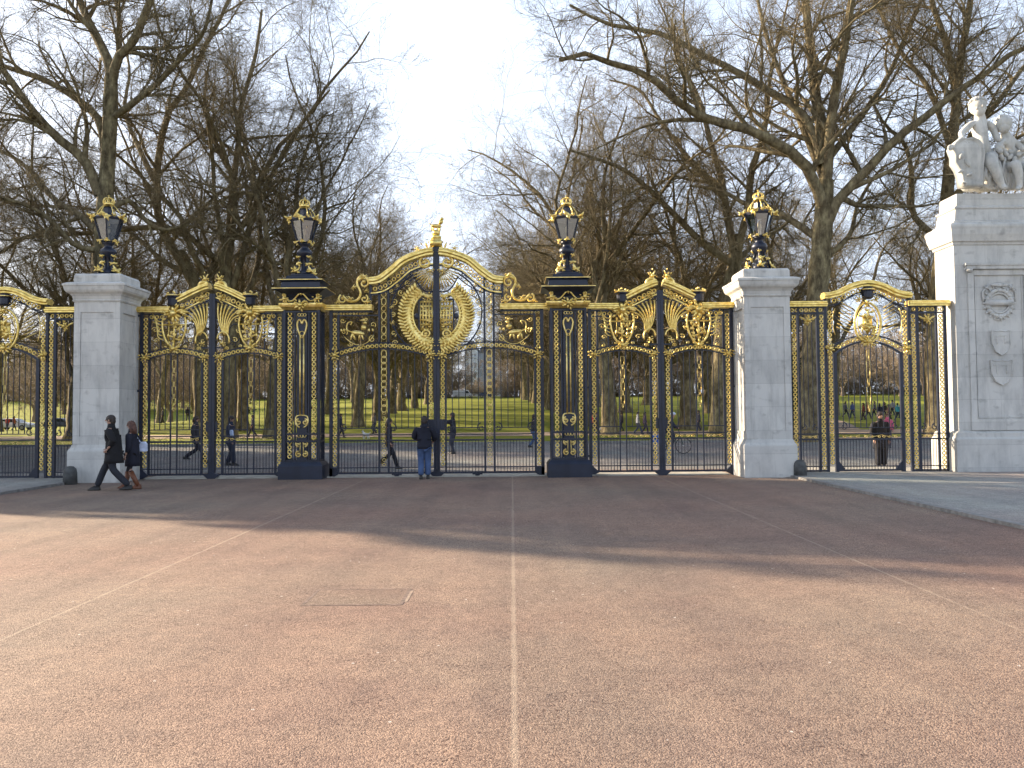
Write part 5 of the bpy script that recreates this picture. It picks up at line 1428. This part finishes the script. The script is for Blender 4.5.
    # jacket or coat
    j = Sk(); base = .86 if coat == 0 else .86-coat
    if sit: base = pelvis[2]/k-.02
    w0 = 1.0+.25*(coat > .2)
    pts = [chest, lerp(chest,P(0,lean*.3,1.02+dz),.6), P(0, 0 if not sit else -.04, .98+dz)]
    wd = 1+(wide-1)*.9; rad = [(.172*r*wide,.132*r*wd),(.160*r*wide,.126*r*wd),(.165*r*wide,.130*r*wd)]
    if not sit:
        pts.append(P(0,0,base+.04)); rad.append((.172*r*w0*wide,.140*r*w0))
        if coat > .25: pts.insert(3, P(0,0,.80)); rad.insert(3, (.178*r*wide,.145*r))
    c0 = j.chain([pts[0]], [rad[0]]); j.chain(pts[1:], rad[1:], c0)
    c1 = j.chain([P(0,lean*.9,1.40+dz), P(0,lean,1.485+dz)], [(.142*r*wide,.11*r*wd),(.072*r,.072*r)], c0)
    for s_, e_, h_ in ((shL,eL,hL),(shR,eR,hR)):
        j.chain([s_, lerp(s_,e_,.5), e_, lerp(e_,h_,.5), lerp(e_,h_,.93)], [.086*r*wd,.082*r*wd,.076*r*wd,.064*r*wd,.052*r], len(j.v)-2)
    jm = j.mesh('coat', tm, sub)
    if not sit:
        hem = (.90-coat)*k; q = MB(); n_ = 14; vs = []; fs = []; tl = stride*.10*k
        cw = 1.07 if coat > .1 else 1.; prof = [(1.30*k,.150*cw,.118*cw),(1.15*k,.158*cw,.126*cw),(1.0*k,.160*cw,.132*cw),(.92*k,.164*cw,.138*cw)]
        if coat > .1: prof += [(.80*k,.170,.146+stride*.01),((hem+.8*k)/2,.172,.148+stride*.02)]
        prof.append((hem,.170,.150+stride*.04*(coat > .1)))
        prof.append((hem+.01,.150,.130))
        for z_, a_, b__ in prof:
            for i_ in range(n_):
                t_ = 2*math.pi*i_/n_; f_ = 1+.05*math.sin(t_*5+z_*3)
                vs.append((a_*k*wide*math.cos(t_)*f_, b__*k*wide*math.sin(t_)*f_-.01, z_))
        for a_ in range(len(prof)-1):
            for i_ in range(n_): fs.append((a_*n_+i_, a_*n_+(i_+1)%n_, (a_+1)*n_+(i_+1)%n_, (a_+1)*n_+i_))
        q.add(vs, fs); q.lathe([(1.42*k,.115*k),(1.48*k,.088*k),(1.55*k,.078*k),(1.565*k,.070*k)], 10, (0,lean*k,0)); merge(jm, q)
    o = bpy.data.objects.new('jacket' if coat < .2 else 'coat', jm); COL.objects.link(o); o.parent = root
    # shoes
    for ft in (footL, footR):
        m = MB()
        m.loft([(ft[2]-.07*k,.045*k,.13*k,ft[0],ft[1]+.06*k),(ft[2]-.045*k,.048*k,.135*k,ft[0],ft[1]+.06*k),(ft[2]-.01*k,.042*k,.10*k,ft[0],ft[1]+.035*k),(ft[2]+.04*k,.04*k,.06*k,ft[0],ft[1]+.0*k)])
        m.build('shoe' if not boots else 'boot', cloth(boots if boots else shoes, 'leather', .5), root, True)
        if boots:
            kn = kneeL if ft is footL else kneeR
            m = MB(); m.tube([ft, lerp(ft,kn,.4), lerp(ft,kn,.85)], [.052*k,.062*k,.070*k], 10); m.build('boot_shaft', cloth(boots, 'leather', .5), root, True)
    if bag:
        col, (bx,by,bz), (w,d_,h_) = bag
        m = MB(ox=bx*k, oy=by*k, oz=bz*k); m.loft([(-h_/2,w*.42,d_*.4),(-h_*.45,w*.5,d_*.5),(h_*.3,w*.48,d_*.45),(h_/2,w*.42,d_*.2)])
        m.build('bag', cloth(col, 'bag_cloth'), root)
        m = MB(); m.tube([(bx*k,by*k,(bz+h_/2)*k),(bx*k*.9,(by)*k*.6,1.2*k),(math.copysign(.12,bx)*k,lean*k,1.47*k)], .012, 5); m.build('strap', cloth(col,'bag_cloth'), root)
    return root
NAVY = (.012,.014,.028)
W_ = math.pi/2   # facing -x (left in the picture);  -W_ faces right
# couple in the foreground, walking left
def gx(px, Y): return at(px, 415, Y)[0]
figure('person', (gx(114,18.9), 18.9, 0), W_+.12, 'man in a long black coat striding left past the left stone pillar', 1.76, .78, .02, coat=.26, wide=1.22, top=(.008,.008,.010), legs_c=(.018,.02,.028),
       arms=[((-.27,-.10,1.15),(-.22,.05,.98)),((.27,.02,1.14),(.22,.16,.96))], lean=.05, sub=2, legw=1.05)
figure('person', (gx(133,19.4), 19.4, 0), W_, 'long-haired woman in a dark coat and brown boots with a white shoulder bag', 1.62, .42, 0, coat=.32, top=(.010,.011,.022), legs_c=(.015,.015,.02), woman=True,
       boots=(.16,.055,.022), hair_len=.26, hair_c=(.10,.045,.03), bag=((.62,.68,.85),(.20,-.20,1.08),(.09,.17,.24)), lean=.02, wide=1.12)
figure('person', (gx(424.5,21.6), 21.6, 0), .08, 'man in a dark hooded jacket and blue jeans facing the central gate', 1.68, .10, 0, top=(.010,.012,.024), legs_c=(.055,.095,.20), wide=1.28, legw=1.2, coat=.05,
       arms=[((-.30,.10,1.16),(-.22,.26,1.12)),((.30,.10,1.16),(.24,.26,1.05))])
figure('person', (gx(196,29.9), 29.9, 0), -W_, 'dark-clothed person striding right on the road behind the left side gate', 1.74, .85, .14, top=(.03,.028,.035), legs_c=(.02,.02,.03), hair_c=(.06,.035,.02), woman=True, hair_len=.15, bag=((.10,.06,.04),(-.2,-.14,.95),(.12,.24,.22)))
figure('person', (gx(231,28.3), 28.3, 0), -W_, 'person with a pale blue bag behind the right leaf of the left side gate', 1.74, .30, 0, top=(.02,.025,.05), legs_c=(.02,.025,.045), coat=.15, legw=1.25, bag=((.45,.55,.75),(.2,.05,1.15),(.12,.22,.26)))
figure('person', (gx(389,25.9), 25.9, 0), -W_, 'woman in dark clothes walking behind the left leaf of the central gate', 1.62, .60, .16, top=(.025,.02,.03), legs_c=(.015,.015,.022), woman=True, hair_len=.2)
figure('person', (gx(453,35.6), 35.6, 0), W_-.3, 'man in black standing on the road with arms raised, right of the central gate post', 1.82, .14, 0, top=(.012,.014,.024), legs_c=(.03,.035,.055),
       arms=[((-.26,.20,1.32),(-.14,.46,1.40)),((.26,.20,1.30),(.12,.44,1.38))])
figure('person', (gx(534,39.8), 39.8, 0), -W_+.2, 'person in a dark top and blue jeans behind the right edge of the central gate', 1.72, .45, .08, top=(.02,.022,.03), legs_c=(.05,.10,.22))
figure('person', (gx(880,24.4), 24.4, 0), math.pi, 'person in a long black coat standing right behind the right screen door', 1.70, .06, 0, top=(.006,.006,.009), legs_c=(.01,.01,.014), coat=.30, wide=1.3, legw=1.3)
figure('person', (gx(887.5,38), 38, 0), math.pi-.3, 'woman in a pink jacket on the road behind the figure in the long black coat', 1.64, .3, 0, top=(.55,.10,.18), legs_c=(.06,.05,.07), woman=True, hair_len=.2, hair_c=(.12,.06,.03))
figure('person', (gx(341,58), 58, .15), -W_, 'person in dark blue by the grass verge, left of the avenue trunks', 1.74, .5, 0, top=(.02,.025,.05), legs_c=(.02,.02,.03))
# strolling people further off
far = [(8,97,W_,(.35,.05,.04),(.02,.03,.07),'person in a dark red top beside the silver car at the left'),
       (14.5,97,-W_,(.45,.13,.05),(.03,.03,.05),'person in an orange-red top beside the dark car at the left'),
       (188,92,0,(.03,.03,.05),(.03,.03,.04),'distant dark figure on the lawn behind the left side gate'),
       (163,88,W_,(.05,.05,.07),(.04,.04,.05),'distant figure in grey near the trunk behind the left side gate'),
       (253,63,W_,(.025,.03,.07),(.02,.02,.04),'person in navy walking along the path just left of the widest trunk'),
       (275,62,-W_,(.55,.56,.60),(.03,.04,.08),'person in a white top on the path just right of the widest trunk'),
       (375,66,W_,(.10,.09,.09),(.05,.05,.06),'person in brown-grey walking between the avenue trunks'),
       (592,63,-W_,(.55,.04,.04),(.04,.04,.07),'person in a bright red jacket on the path behind the right side gate'),
       (597,64,W_,(.04,.05,.14),(.03,.03,.05),'person in dark blue next to the one in bright red'),
       (622,66,W_,(.06,.05,.05),(.03,.03,.04),'person in black walking behind the right side gate pendant'),
       (638,62,-W_,(.50,.50,.52),(.05,.06,.10),'person in a pale top walking with a companion in dark purple'),
       (645,62.5,-W_,(.06,.03,.09),(.03,.02,.05),'person in dark purple walking beside the pale-topped companion'),
       (699,66,W_,(.05,.05,.07),(.03,.03,.05),'person in charcoal on the path between two dark trunks'),
       (846,86,-W_,(.10,.11,.16),(.03,.03,.05),'stroller in slate blue at the left of the crowd in the right door'),
       (853,84,W_,(.07,.12,.35),(.03,.05,.10),'stroller in bright blue at the left of the crowd'),
       (864,80,W_,(.20,.05,.05),(.05,.03,.04),'stroller in maroon on the path behind the right screen'),
       (868,83,-W_,(.16,.06,.05),(.04,.03,.04),'stroller in rust brown beside the maroon one'),
       (875,86,W_,(.04,.04,.08),(.02,.02,.04),'stroller in navy in the middle of the crowd'),
       (880,78,0,(.02,.02,.05),(.02,.02,.03),'stroller in black nearest the middle of the crowd'),
       (885,82,W_,(.03,.03,.03),(.03,.03,.04),'stroller in charcoal coat in the middle of the crowd'),
       (889,74,-W_,(.09,.05,.04),(.04,.03,.03),'stroller in dark brown nearest of the crowd'),
       (893,90,W_,(.30,.30,.34),(.04,.04,.06),'stroller in light grey at the right of the crowd'),
       (898,78,-W_,(.05,.30,.38),(.03,.04,.07),'stroller in teal at the right of the crowd'),
       (902,84,W_,(.05,.06,.10),(.03,.03,.05),'stroller in ink blue right of the teal one'),
       (907,80,-W_,(.22,.20,.16),(.05,.05,.05),'stroller in beige at the right end of the crowd')]
protoF = {}
for i, (px, Y, rz, tc_, lc_, lab) in enumerate(far):
    x = gx(px, Y); fr = [.3,.6,.45][i % 3]; wmn = i % 2 == 1
    key = (fr, wmn)
    if key not in protoF:
        f = figure('person', (x,Y,0), rz, lab, 1.72, fr, .05, top=tc_, legs_c=lc_, woman=wmn, hair_len=.18 if wmn else 0, sub=1); protoF[key] = f
    else:
        f = copy_tree(protoF[key], (x,Y,0), rz, None, lab)
        for ch in f.children:
            if ch.name.split('.')[0] in ('jacket','trousers'):
                ch.material_slots[0].link = 'OBJECT'; ch.material_slots[0].material = cloth(tc_ if ch.name.startswith('jacket') else lc_)
    f.location = (x, Y, hgt(x,Y)+.12); f.rotation_euler = (0,0,rz+rg.uniform(-.4,.4)); f['group'] = 'people strolling in the park'
for px, Y, tc_, lab in ((602,64.5,(.60,.62,.66),'person in white sitting on the grass behind the right side gate'),(607,65,(.10,.14,.30),'person in blue sitting beside the one in white')):
    x = gx(px,Y); figure('person', (x,Y,hgt(x,Y)-.25), W_, lab, 1.7, top=tc_, legs_c=(.04,.05,.09), sit=True, sub=1, arms=[((-.25,.1,.72),(-.2,.3,.55)),((.25,.1,.72),(.2,.3,.55))], group='people sitting on the grass')

# cyclist
def bicycle(loc, rz):
    root = empty('bicycle', loc, 'dark bicycle with a blue rear pannier behind the right side gate', 'bicycle', None, rz)
    fm = cloth((.02,.05,.05), 'bike_paint', .4)
    for x in (-.52, .52):
        m = MB(); m.tube([(x+.33*math.cos(R(t)),0,.34+.33*math.sin(R(t))) for t in range(0,360,12)], .018, 6, True)
        w = m.build('wheel', TYRE, root, True)
        m = MB()
        for t in range(0,360,30): m.tube([(x,0,.34),(x+.32*math.cos(R(t)),0,.34+.32*math.sin(R(t)))], .002, 4)
        m.tube([(x,-.05,.34),(x,.05,.34)], .03, 8); m.build('spokes', CH, w)
    m = MB()
    for a, b in (((-.52,.34),(-.05,.30)),((-.52,.34),(-.2,.82)),((-.05,.30),(-.22,.92)),((-.05,.30),(.36,.80)),((-.2,.82),(.34,.88)),((.52,.34),(.36,.80)),((.36,.80),(.32,1.02))):
        m.tube([(a[0],0,a[1]),(b[0],0,b[1])], .018, 6)
    m.build('bike_frame', fm, root)
    m = MB(); m.lump((-.23,0,.95),(.14,.07,.03)); m.build('saddle', TYRE, root)
    m = MB(); m.tube([(.28,-.26,1.04),(.34,-.2,1.03),(.34,.2,1.03),(.28,.26,1.04)], .014, 6); m.build('handlebar', TYRE, root)
    m = MB(); m.tube([(-.05,-.09,.30),(-.05,.09,.30)], .09, 14); m.box(-.05,.09,-.16,-.10,.18,.2); m.box(-.19,-.05,.10,.16,.40,.42); m.build('crank', CH, root)
    m = MB(); m.loft([(.45,.14,.17,-.62,0),(.50,.16,.19,-.62,0),(.75,.16,.19,-.62,0),(.80,.12,.15,-.62,0)]); m.build('pannier', cloth((.03,.12,.45),'pannier'), root)
    return root
CX, CY = gx(671,34.2), 34.2
bicycle((CX, CY, 0), 0)
def cyclist():
    root = empty('person', (CX-.12, CY, 0), 'cyclist in dark clothes leaning over the handlebars behind the right side gate', 'person', None, 0)
    b = Sk(); pv = b.chain([(-.1,0,1.02)], [(.10,.12)])
    ch = b.chain([(.0,0,1.2),(.10,0,1.36)], [(.10,.12),(.10,.13)], pv)
    b.chain([(.17,0,1.48),(.21,0,1.56),(.23,0,1.64),(.23,0,1.70)], [.055,.062,(.085,.075),(.06,.055)], ch)
    for s_, kn, ft in ((-1,(.22,-.1,.82),(.12,-.12,.26)),(1,(.25,.1,.95),(-.02,.12,.48))):
        b.chain([(-.05,s_*.09,.98), kn, lerp(kn,ft,.5), ft, (ft[0]+.12,ft[1],ft[2]-.04)], [.085,.06,.05,.036,.03], pv)
        b.chain([(.10,s_*.18,1.38),(.24,s_*.24,1.18),(.42,s_*.24,1.07)], [.05,.038,.026], ch)
    o = bpy.data.objects.new('body', b.mesh('body', SKIN)); COL.objects.link(o); o.parent = root
    j = Sk(); c0 = j.chain([(.06,0,1.30)], [(.125,.16)]); j.chain([(-.02,0,1.15),(-.09,0,1.02)], [(.125,.15),(.12,.15)], c0)
    for s_ in (-1,1): j.chain([(.11,s_*.18,1.38),(.18,s_*.22,1.28),(.24,s_*.24,1.18),(.38,s_*.24,1.09)], [.07,.062,.055,.042], c0)
    o = bpy.data.objects.new('jacket', j.mesh('jacket', cloth((.015,.02,.035)))); COL.objects.link(o); o.parent = root
    t = Sk(); pv = t.chain([(-.1,0,1.0)], [(.13,.15)])
    for s_, kn, ft in ((-1,(.22,-.1,.82),(.12,-.12,.28)),(1,(.25,.1,.95),(-.02,.12,.50))): t.chain([(-.05,s_*.09,.98), kn, lerp(kn,ft,.5), ft], [.10,.078,.068,.05], pv)
    o = bpy.data.objects.new('trousers', t.mesh('trousers', cloth((.02,.022,.03)))); COL.objects.link(o); o.parent = root
    m = MB(); m.lump((.21,0,1.70),(.13,.09,.07)); m.build('helmet', cloth((.55,.60,.70),'helmet'), root, True)
cyclist()
# white dog on the verge
def dog():
    x = gx(366.5,55); root = empty('dog', (x,55,.10), 'small white dog on the grass verge beside a sunlit trunk', 'dog', None, 2.6)
    b = Sk(); p = b.chain([(-.18,0,.36)], [.10]); c = b.chain([(0,0,.36),(.18,0,.38)], [.095,.12], p)
    b.chain([(.27,0,.47),(.32,0,.56),(.42,0,.54)], [.07,.075,.04], c); b.chain([(-.28,0,.42),(-.36,0,.52)], [.03,.02], p)
    for s_ in (-.07,.07):
        b.chain([(.2,s_,.26),(.2,s_,.14),(.22,s_,.03)], [.045,.032,.03], c); b.chain([(-.17,s_,.27),(-.13,s_,.2),(-.22,s_,.13),(-.19,s_,.03)], [.055,.04,.028,.03], p)
    o = bpy.data.objects.new('body', b.mesh('body', cloth((.65,.63,.60),'white_fur'))); COL.objects.link(o); o.parent = root
    m = MB()
    for s_ in (-.05,.05): m.lump((.31,s_,.63),(.05,.02,.03),1.2,6,4)
    m.build('ear', cloth((.5,.46,.42),'white_fur'), root, True)
dog()

# ------------------------------------------------------------------ statue on the right pier
def statue():
    Y = 22.25; k = 1/35.95
    bx, by, bz = PX, Y, .16+7.60
    root = empty('statue_group', (bx, by, bz), 'carved stone group of a boy leaning on a tall shield, on the right pier', 'statue')
    def q(px, py, y=0.):
        p = at(px, py, Y+y); return (p[0]-bx, y, p[2]-bz+.02)
    b = Sk()
    pel = b.chain([q(983,152)], [(.24,.20)])
    ch = b.chain([q(982,144),q(981,134),q(980.5,127)], [(.25,.20),(.30,.22),(.28,.20)], pel)
    nk = b.chain([q(980.5,121),q(980,117)], [.16,.15], ch)
    b.chain([q(979,113,-.03)], [.14], nk)
    b.chain([q(973,123),q(967,129,-.05),q(961,134,-.10),q(963,139,-.22),q(965,141,-.26)], [.115,.105,.085,.07,.05], ch)   # arm on the shield
    b.chain([q(988,123),q(994,130,.02),q(997,138,-.05),q(1000,142,-.15)], [.115,.10,.085,.065], ch)
    b.chain([q(987,156,-.12),q(991,163,-.30),q(996,170,-.42),q(999,179,-.40),q(1003,187,-.38),q(1007,189,-.52)], [.20,.18,.14,.125,.085,.06], pel)
    b.chain([q(979,157,.05),q(979,166,.10),q(981,174,.12),q(983,187,.15),q(981,189,.0)], [.17,.14,.11,.07,.05], pel)
    bm_ = b.mesh('boy_figure', STATUE)
    ex = MB()
    hx, hy, hz = q(978.5,109,-.05)
    ex.lump((hx,hy+.02,hz+.06),(.23,.24,.215),math.pi/2,14,10); ex.lump((hx,hy-.05,hz-.08),(.17,.155,.16),math.pi/2,12,8)
    ex.lump((hx,hy-.20,hz-.01),(.03,.05,.05)); ex.lump((hx,hy-.17,hz-.09),(.05,.04,.02))
    for s_ in (-1,1): ex.lump((hx+s_*.075,hy-.165,hz+.035),(.04,.03,.022)); ex.lump((hx+s_*.10,hy-.12,hz-.05),(.06,.06,.06))
    for (px,py) in ((965,142),): 
        c = q(px,py,-.28)
        for i in range(5): ex.tube([(c[0]-.06+i*.03,c[1],c[2]+.03),(c[0]-.07+i*.035,c[1]-.05,c[2]-.03),(c[0]-.07+i*.035,c[1]-.05,c[2]-.09+.01*abs(i-2))], [.022,.02,.014], 6)
    merge(bm_, ex)
    o = bpy.data.objects.new('boy_figure', bm_); COL.objects.link(o); o.parent = root
    hm = MB(); g = random.Random(3)
    for i in range(60):
        a = g.uniform(0,6.28); e = g.uniform(-.1,1.5)
        if math.sin(a) < -.3 and e < .5: e += .7
        hm.lump((hx+.22*math.cos(a)*math.cos(e), hy+.03+.235*math.sin(a)*math.cos(e), hz+.08+.21*math.sin(e)), (.065,.05,.05), g.uniform(0,3), 6, 4)
    hm.build('curly_hair', STATUE, root, True)
    # shield: thick curved cartouche with rolled edge
    out = [(949,160),(946,152),(949,147),(955,142),(961,143),(967,142),(973,145),(977,150),(978,158),(977,168),(976,178),(976,190),(957,190),(956,181),(953,173),(949,167)]
    P = [q(a,b_) for a, b_ in out]; n = len(P); cx = sum(p[0] for p in P)/n; cz = sum(p[2] for p in P)/n
    m = MB(); vs = []; fs = []
    for lev, (sc_, yy) in enumerate(((1.,.10),(1.03,-.12),(1.0,-.24),(.93,-.25),(.88,-.21),(.66,-.27),(.60,-.272))):
        for p in P: vs.append((cx+(p[0]-cx)*sc_, yy-.12, cz+(p[2]-cz)*sc_))
    for l in range(6):
        for i in range(n): fs.append((l*n+i, l*n+(i+1)%n, (l+1)*n+(i+1)%n, (l+1)*n+i))
    fs.append(tuple(range(n))); vs.append((cx, -.40, cz-.02))
    for i in range(n): fs.append((6*n+i, 6*n+(i+1)%n, 7*n))
    m.add(vs, fs)
    for px, py, r_ in ((951,149,.09),(976,150,.07),(966,144,.08)):
        c = q(px,py,-.34); m.spiral(c[0], c[2], r_, 0, 1.1, .04, 1, -.34, 7, .2)
    for px, py, r_ in ((962,156,.12),(968,164,.14),(961,172,.10),(970,175,.09),(965,183,.08)):
        c = q(px,py,-.40); m.lump(c, (r_,.05,r_*.5), px*.7, 7, 5)
    m.build('shield', STATUE, root, True)
    m = MB(); g2 = random.Random(12)
    for i in range(16):
        x0 = 985+g2.uniform(0,20); p_ = [q(x0+g2.uniform(-2,2), 160+g2.uniform(-4,4), -.12), q(x0+g2.uniform(-4,4), 172, -.26), q(x0+g2.uniform(-6,6), 184, -.18), q(x0+g2.uniform(-7,7), 190, -.1)]
        m.tube([tuple(v_) for v_ in catmull(p_, 4)], [.03+.02*math.sin(i+k_*.6) for k_ in range(13)], 5)
    m.build('drapery_folds', STATUE, root, True)
    # second child crouching behind, with drapery and garland
    b = Sk(); pel = b.chain([q(1014,165,.15)], [(.26,.24)])
    ch = b.chain([q(1012,153,.12),q(1009,143,.05)], [(.24,.2),(.25,.2)], pel)
    b.chain([q(1006,136,0),q(1004.5,130,-.05)], [.13,.11], ch)
    b.chain([q(1002,142,-.05),q(997,149,-.15),q(1003,153,-.28)], [.11,.09,.06], ch); b.chain([q(1016,143,0),q(1023,150,-.1),q(1018,157,-.25)], [.12,.09,.06], ch)
    b.chain([q(1010,170,-.1),q(1016,163,-.4),q(1019,175,-.38),q(1020,188,-.35),q(1017,190,-.5)], [.17,.15,.12,.08,.05], pel)
    b.chain([q(1022,170,.0),q(1029,166,-.3),q(1030,178,-.28),q(1030,188,-.25)], [.17,.15,.11,.07], pel)
    mm = b.mesh('child_figure', STATUE); ex = MB(); c = q(1004,125,-.05); ex.lump(c,(.23,.23,.21),math.pi/2,14,10); ex.lump((c[0]-.03,c[1]-.07,c[2]-.12),(.16,.15,.15),1.57,12,8)
    for i in range(30):
        a = g.uniform(0,6.28); e = g.uniform(.1,1.5); ex.lump((c[0]+.21*math.cos(a)*math.cos(e), c[1]+.03+.21*math.sin(a)*math.cos(e), c[2]+.04+.2*math.sin(e)), (.06,.05,.045), g.uniform(0,3), 6, 4)
    merge(mm, ex); o = bpy.data.objects.new('child_figure', mm); COL.objects.link(o); o.parent = root
    m = MB()
    for i in range(34):
        t = i/33; px = 999+26*t+g.uniform(-4,4); py = 142+30*math.sin(t*3.1)*.6+g.uniform(-5,5); c = q(px, py, g.uniform(-.25,.2)); m.lump(c, (g.uniform(.07,.13),.08,.07), g.uniform(0,3), 7, 5)
    for i in range(7):
        x0 = 992+i*4.6; a_ = q(x0,150+3*i%7,.0); b2 = q(x0+3,172,-.15+.04*i); c2 = q(x0-2+i,190,-.05); m.tube([a_, b2, c2], [.07,.11,.10], 7)
    m.build('garland_drapery', STATUE, root, True)
    m = MB(); 
    for i in range(8):
        c = q(966+i*4, 187, .25-.02*i); m.lump((c[0],c[1],c[2]-.02), (.17,.16,.12), g.uniform(0,3), 7, 5)
    c = q(990,176,.2); m.lump(c, (.2,.12,.3), .2); c = q(988,186,.05); m.lump(c,(.15,.12,.14),.3)
    m.build('rock_base', STATUE, root, True)
statue()

# ------------------------------------------------------------------ light, sky, camera
SUN_EL = R(20.5); az = math.atan2(-.90, .43)       # direction to the sun: left and beyond the gates
sv = Vector((math.sin(az)*math.cos(SUN_EL), math.cos(az)*math.cos(SUN_EL), math.sin(SUN_EL)))
ld = bpy.data.lights.new('sun', 'SUN'); ld.energy = 5.0; ld.angle = R(.9); ld.color = (1., .82, .60)
lo = bpy.data.objects.new('sun', ld); COL.objects.link(lo); lo.rotation_euler = (-sv).to_track_quat('-Z', 'Y').to_euler(); lo.location = sv*100
w = bpy.data.worlds.new('World'); S.world = w; w.use_nodes = True
nt = w.node_tree; N = nt.nodes; L = nt.links; bg = N['Background']
sky = N.new('ShaderNodeTexSky'); sky.sky_type = 'NISHITA'; sky.sun_disc = False; sky.sun_elevation = SUN_EL; sky.sun_rotation = az
sky.air_density = 1.0; sky.dust_density = 3.0; sky.ozone_density = 1.0
tcw = N.new('ShaderNodeTexCoord'); mpw = N.new('ShaderNodeMapping'); mpw.inputs['Scale'].default_value = (1,1,3.2); L.new(tcw.outputs['Generated'], mpw.inputs['Vector'])
nc = N.new('ShaderNodeTexNoise'); nc.inputs['Scale'].default_value = 2.1; nc.inputs['Detail'].default_value = 8; nc.inputs['Roughness'].default_value = .6; L.new(mpw.outputs['Vector'], nc.inputs['Vector'])
cr = N.new('ShaderNodeValToRGB'); cr.color_ramp.elements[0].position = .36; cr.color_ramp.elements[0].color = (.66,.66,.66,1); cr.color_ramp.elements[1].position = .66; cr.color_ramp.elements[1].color = (.95,.95,.95,1); L.new(nc.outputs['Fac'], cr.inputs['Fac'])
sz = N.new('ShaderNodeSeparateXYZ'); L.new(tcw.outputs['Generated'], sz.inputs[0])
zr = N.new('ShaderNodeMapRange'); zr.inputs['From Min'].default_value = .40; zr.inputs['From Max'].default_value = .75; zr.inputs['To Min'].default_value = 1.; zr.inputs['To Max'].default_value = .12; L.new(sz.outputs['Z'], zr.inputs['Value'])
mm_ = N.new('ShaderNodeMath'); mm_.operation = 'MULTIPLY'; L.new(cr.outputs['Color'], mm_.inputs[0]); L.new(zr.outputs['Result'], mm_.inputs[1])
mc = N.new('ShaderNodeMixRGB'); mc.inputs['Color2'].default_value = (4.0, 4.5, 5.4, 1); L.new(mm_.outputs[0], mc.inputs['Fac']); L.new(sky.outputs[0], mc.inputs['Color1'])
L.new(mc.outputs['Color'], bg.inputs['Color']); bg.inputs['Strength'].default_value = .100
cd = bpy.data.cameras.new('camera'); cd.sensor_width = 36; cd.lens = 800/1024*36; cd.clip_end = 5000; cd.clip_start = .05
co = bpy.data.objects.new('camera', cd); COL.objects.link(co); co.location = (0,0,1.7)
co.matrix_world = Matrix.Translation((0,0,1.7)) @ Matrix.Rotation(ROLL, 4, 'Y') @ Matrix.Rotation(PITCH, 4, 'X') @ Matrix.Rotation(R(90), 4, 'X')
S.camera = co
S.view_settings.view_transform = 'Standard'; S.view_settings.look = 'None'; S.view_settings.exposure = 1.62; S.view_settings.gamma = 1
S.cycles.max_bounces = 4; S.cycles.diffuse_bounces = 2; S.cycles.glossy_bounces = 2; S.cycles.transparent_max_bounces = 8
S.cycles.use_denoising = True; S.cycles.use_adaptive_sampling = True; S.cycles.adaptive_threshold = .03
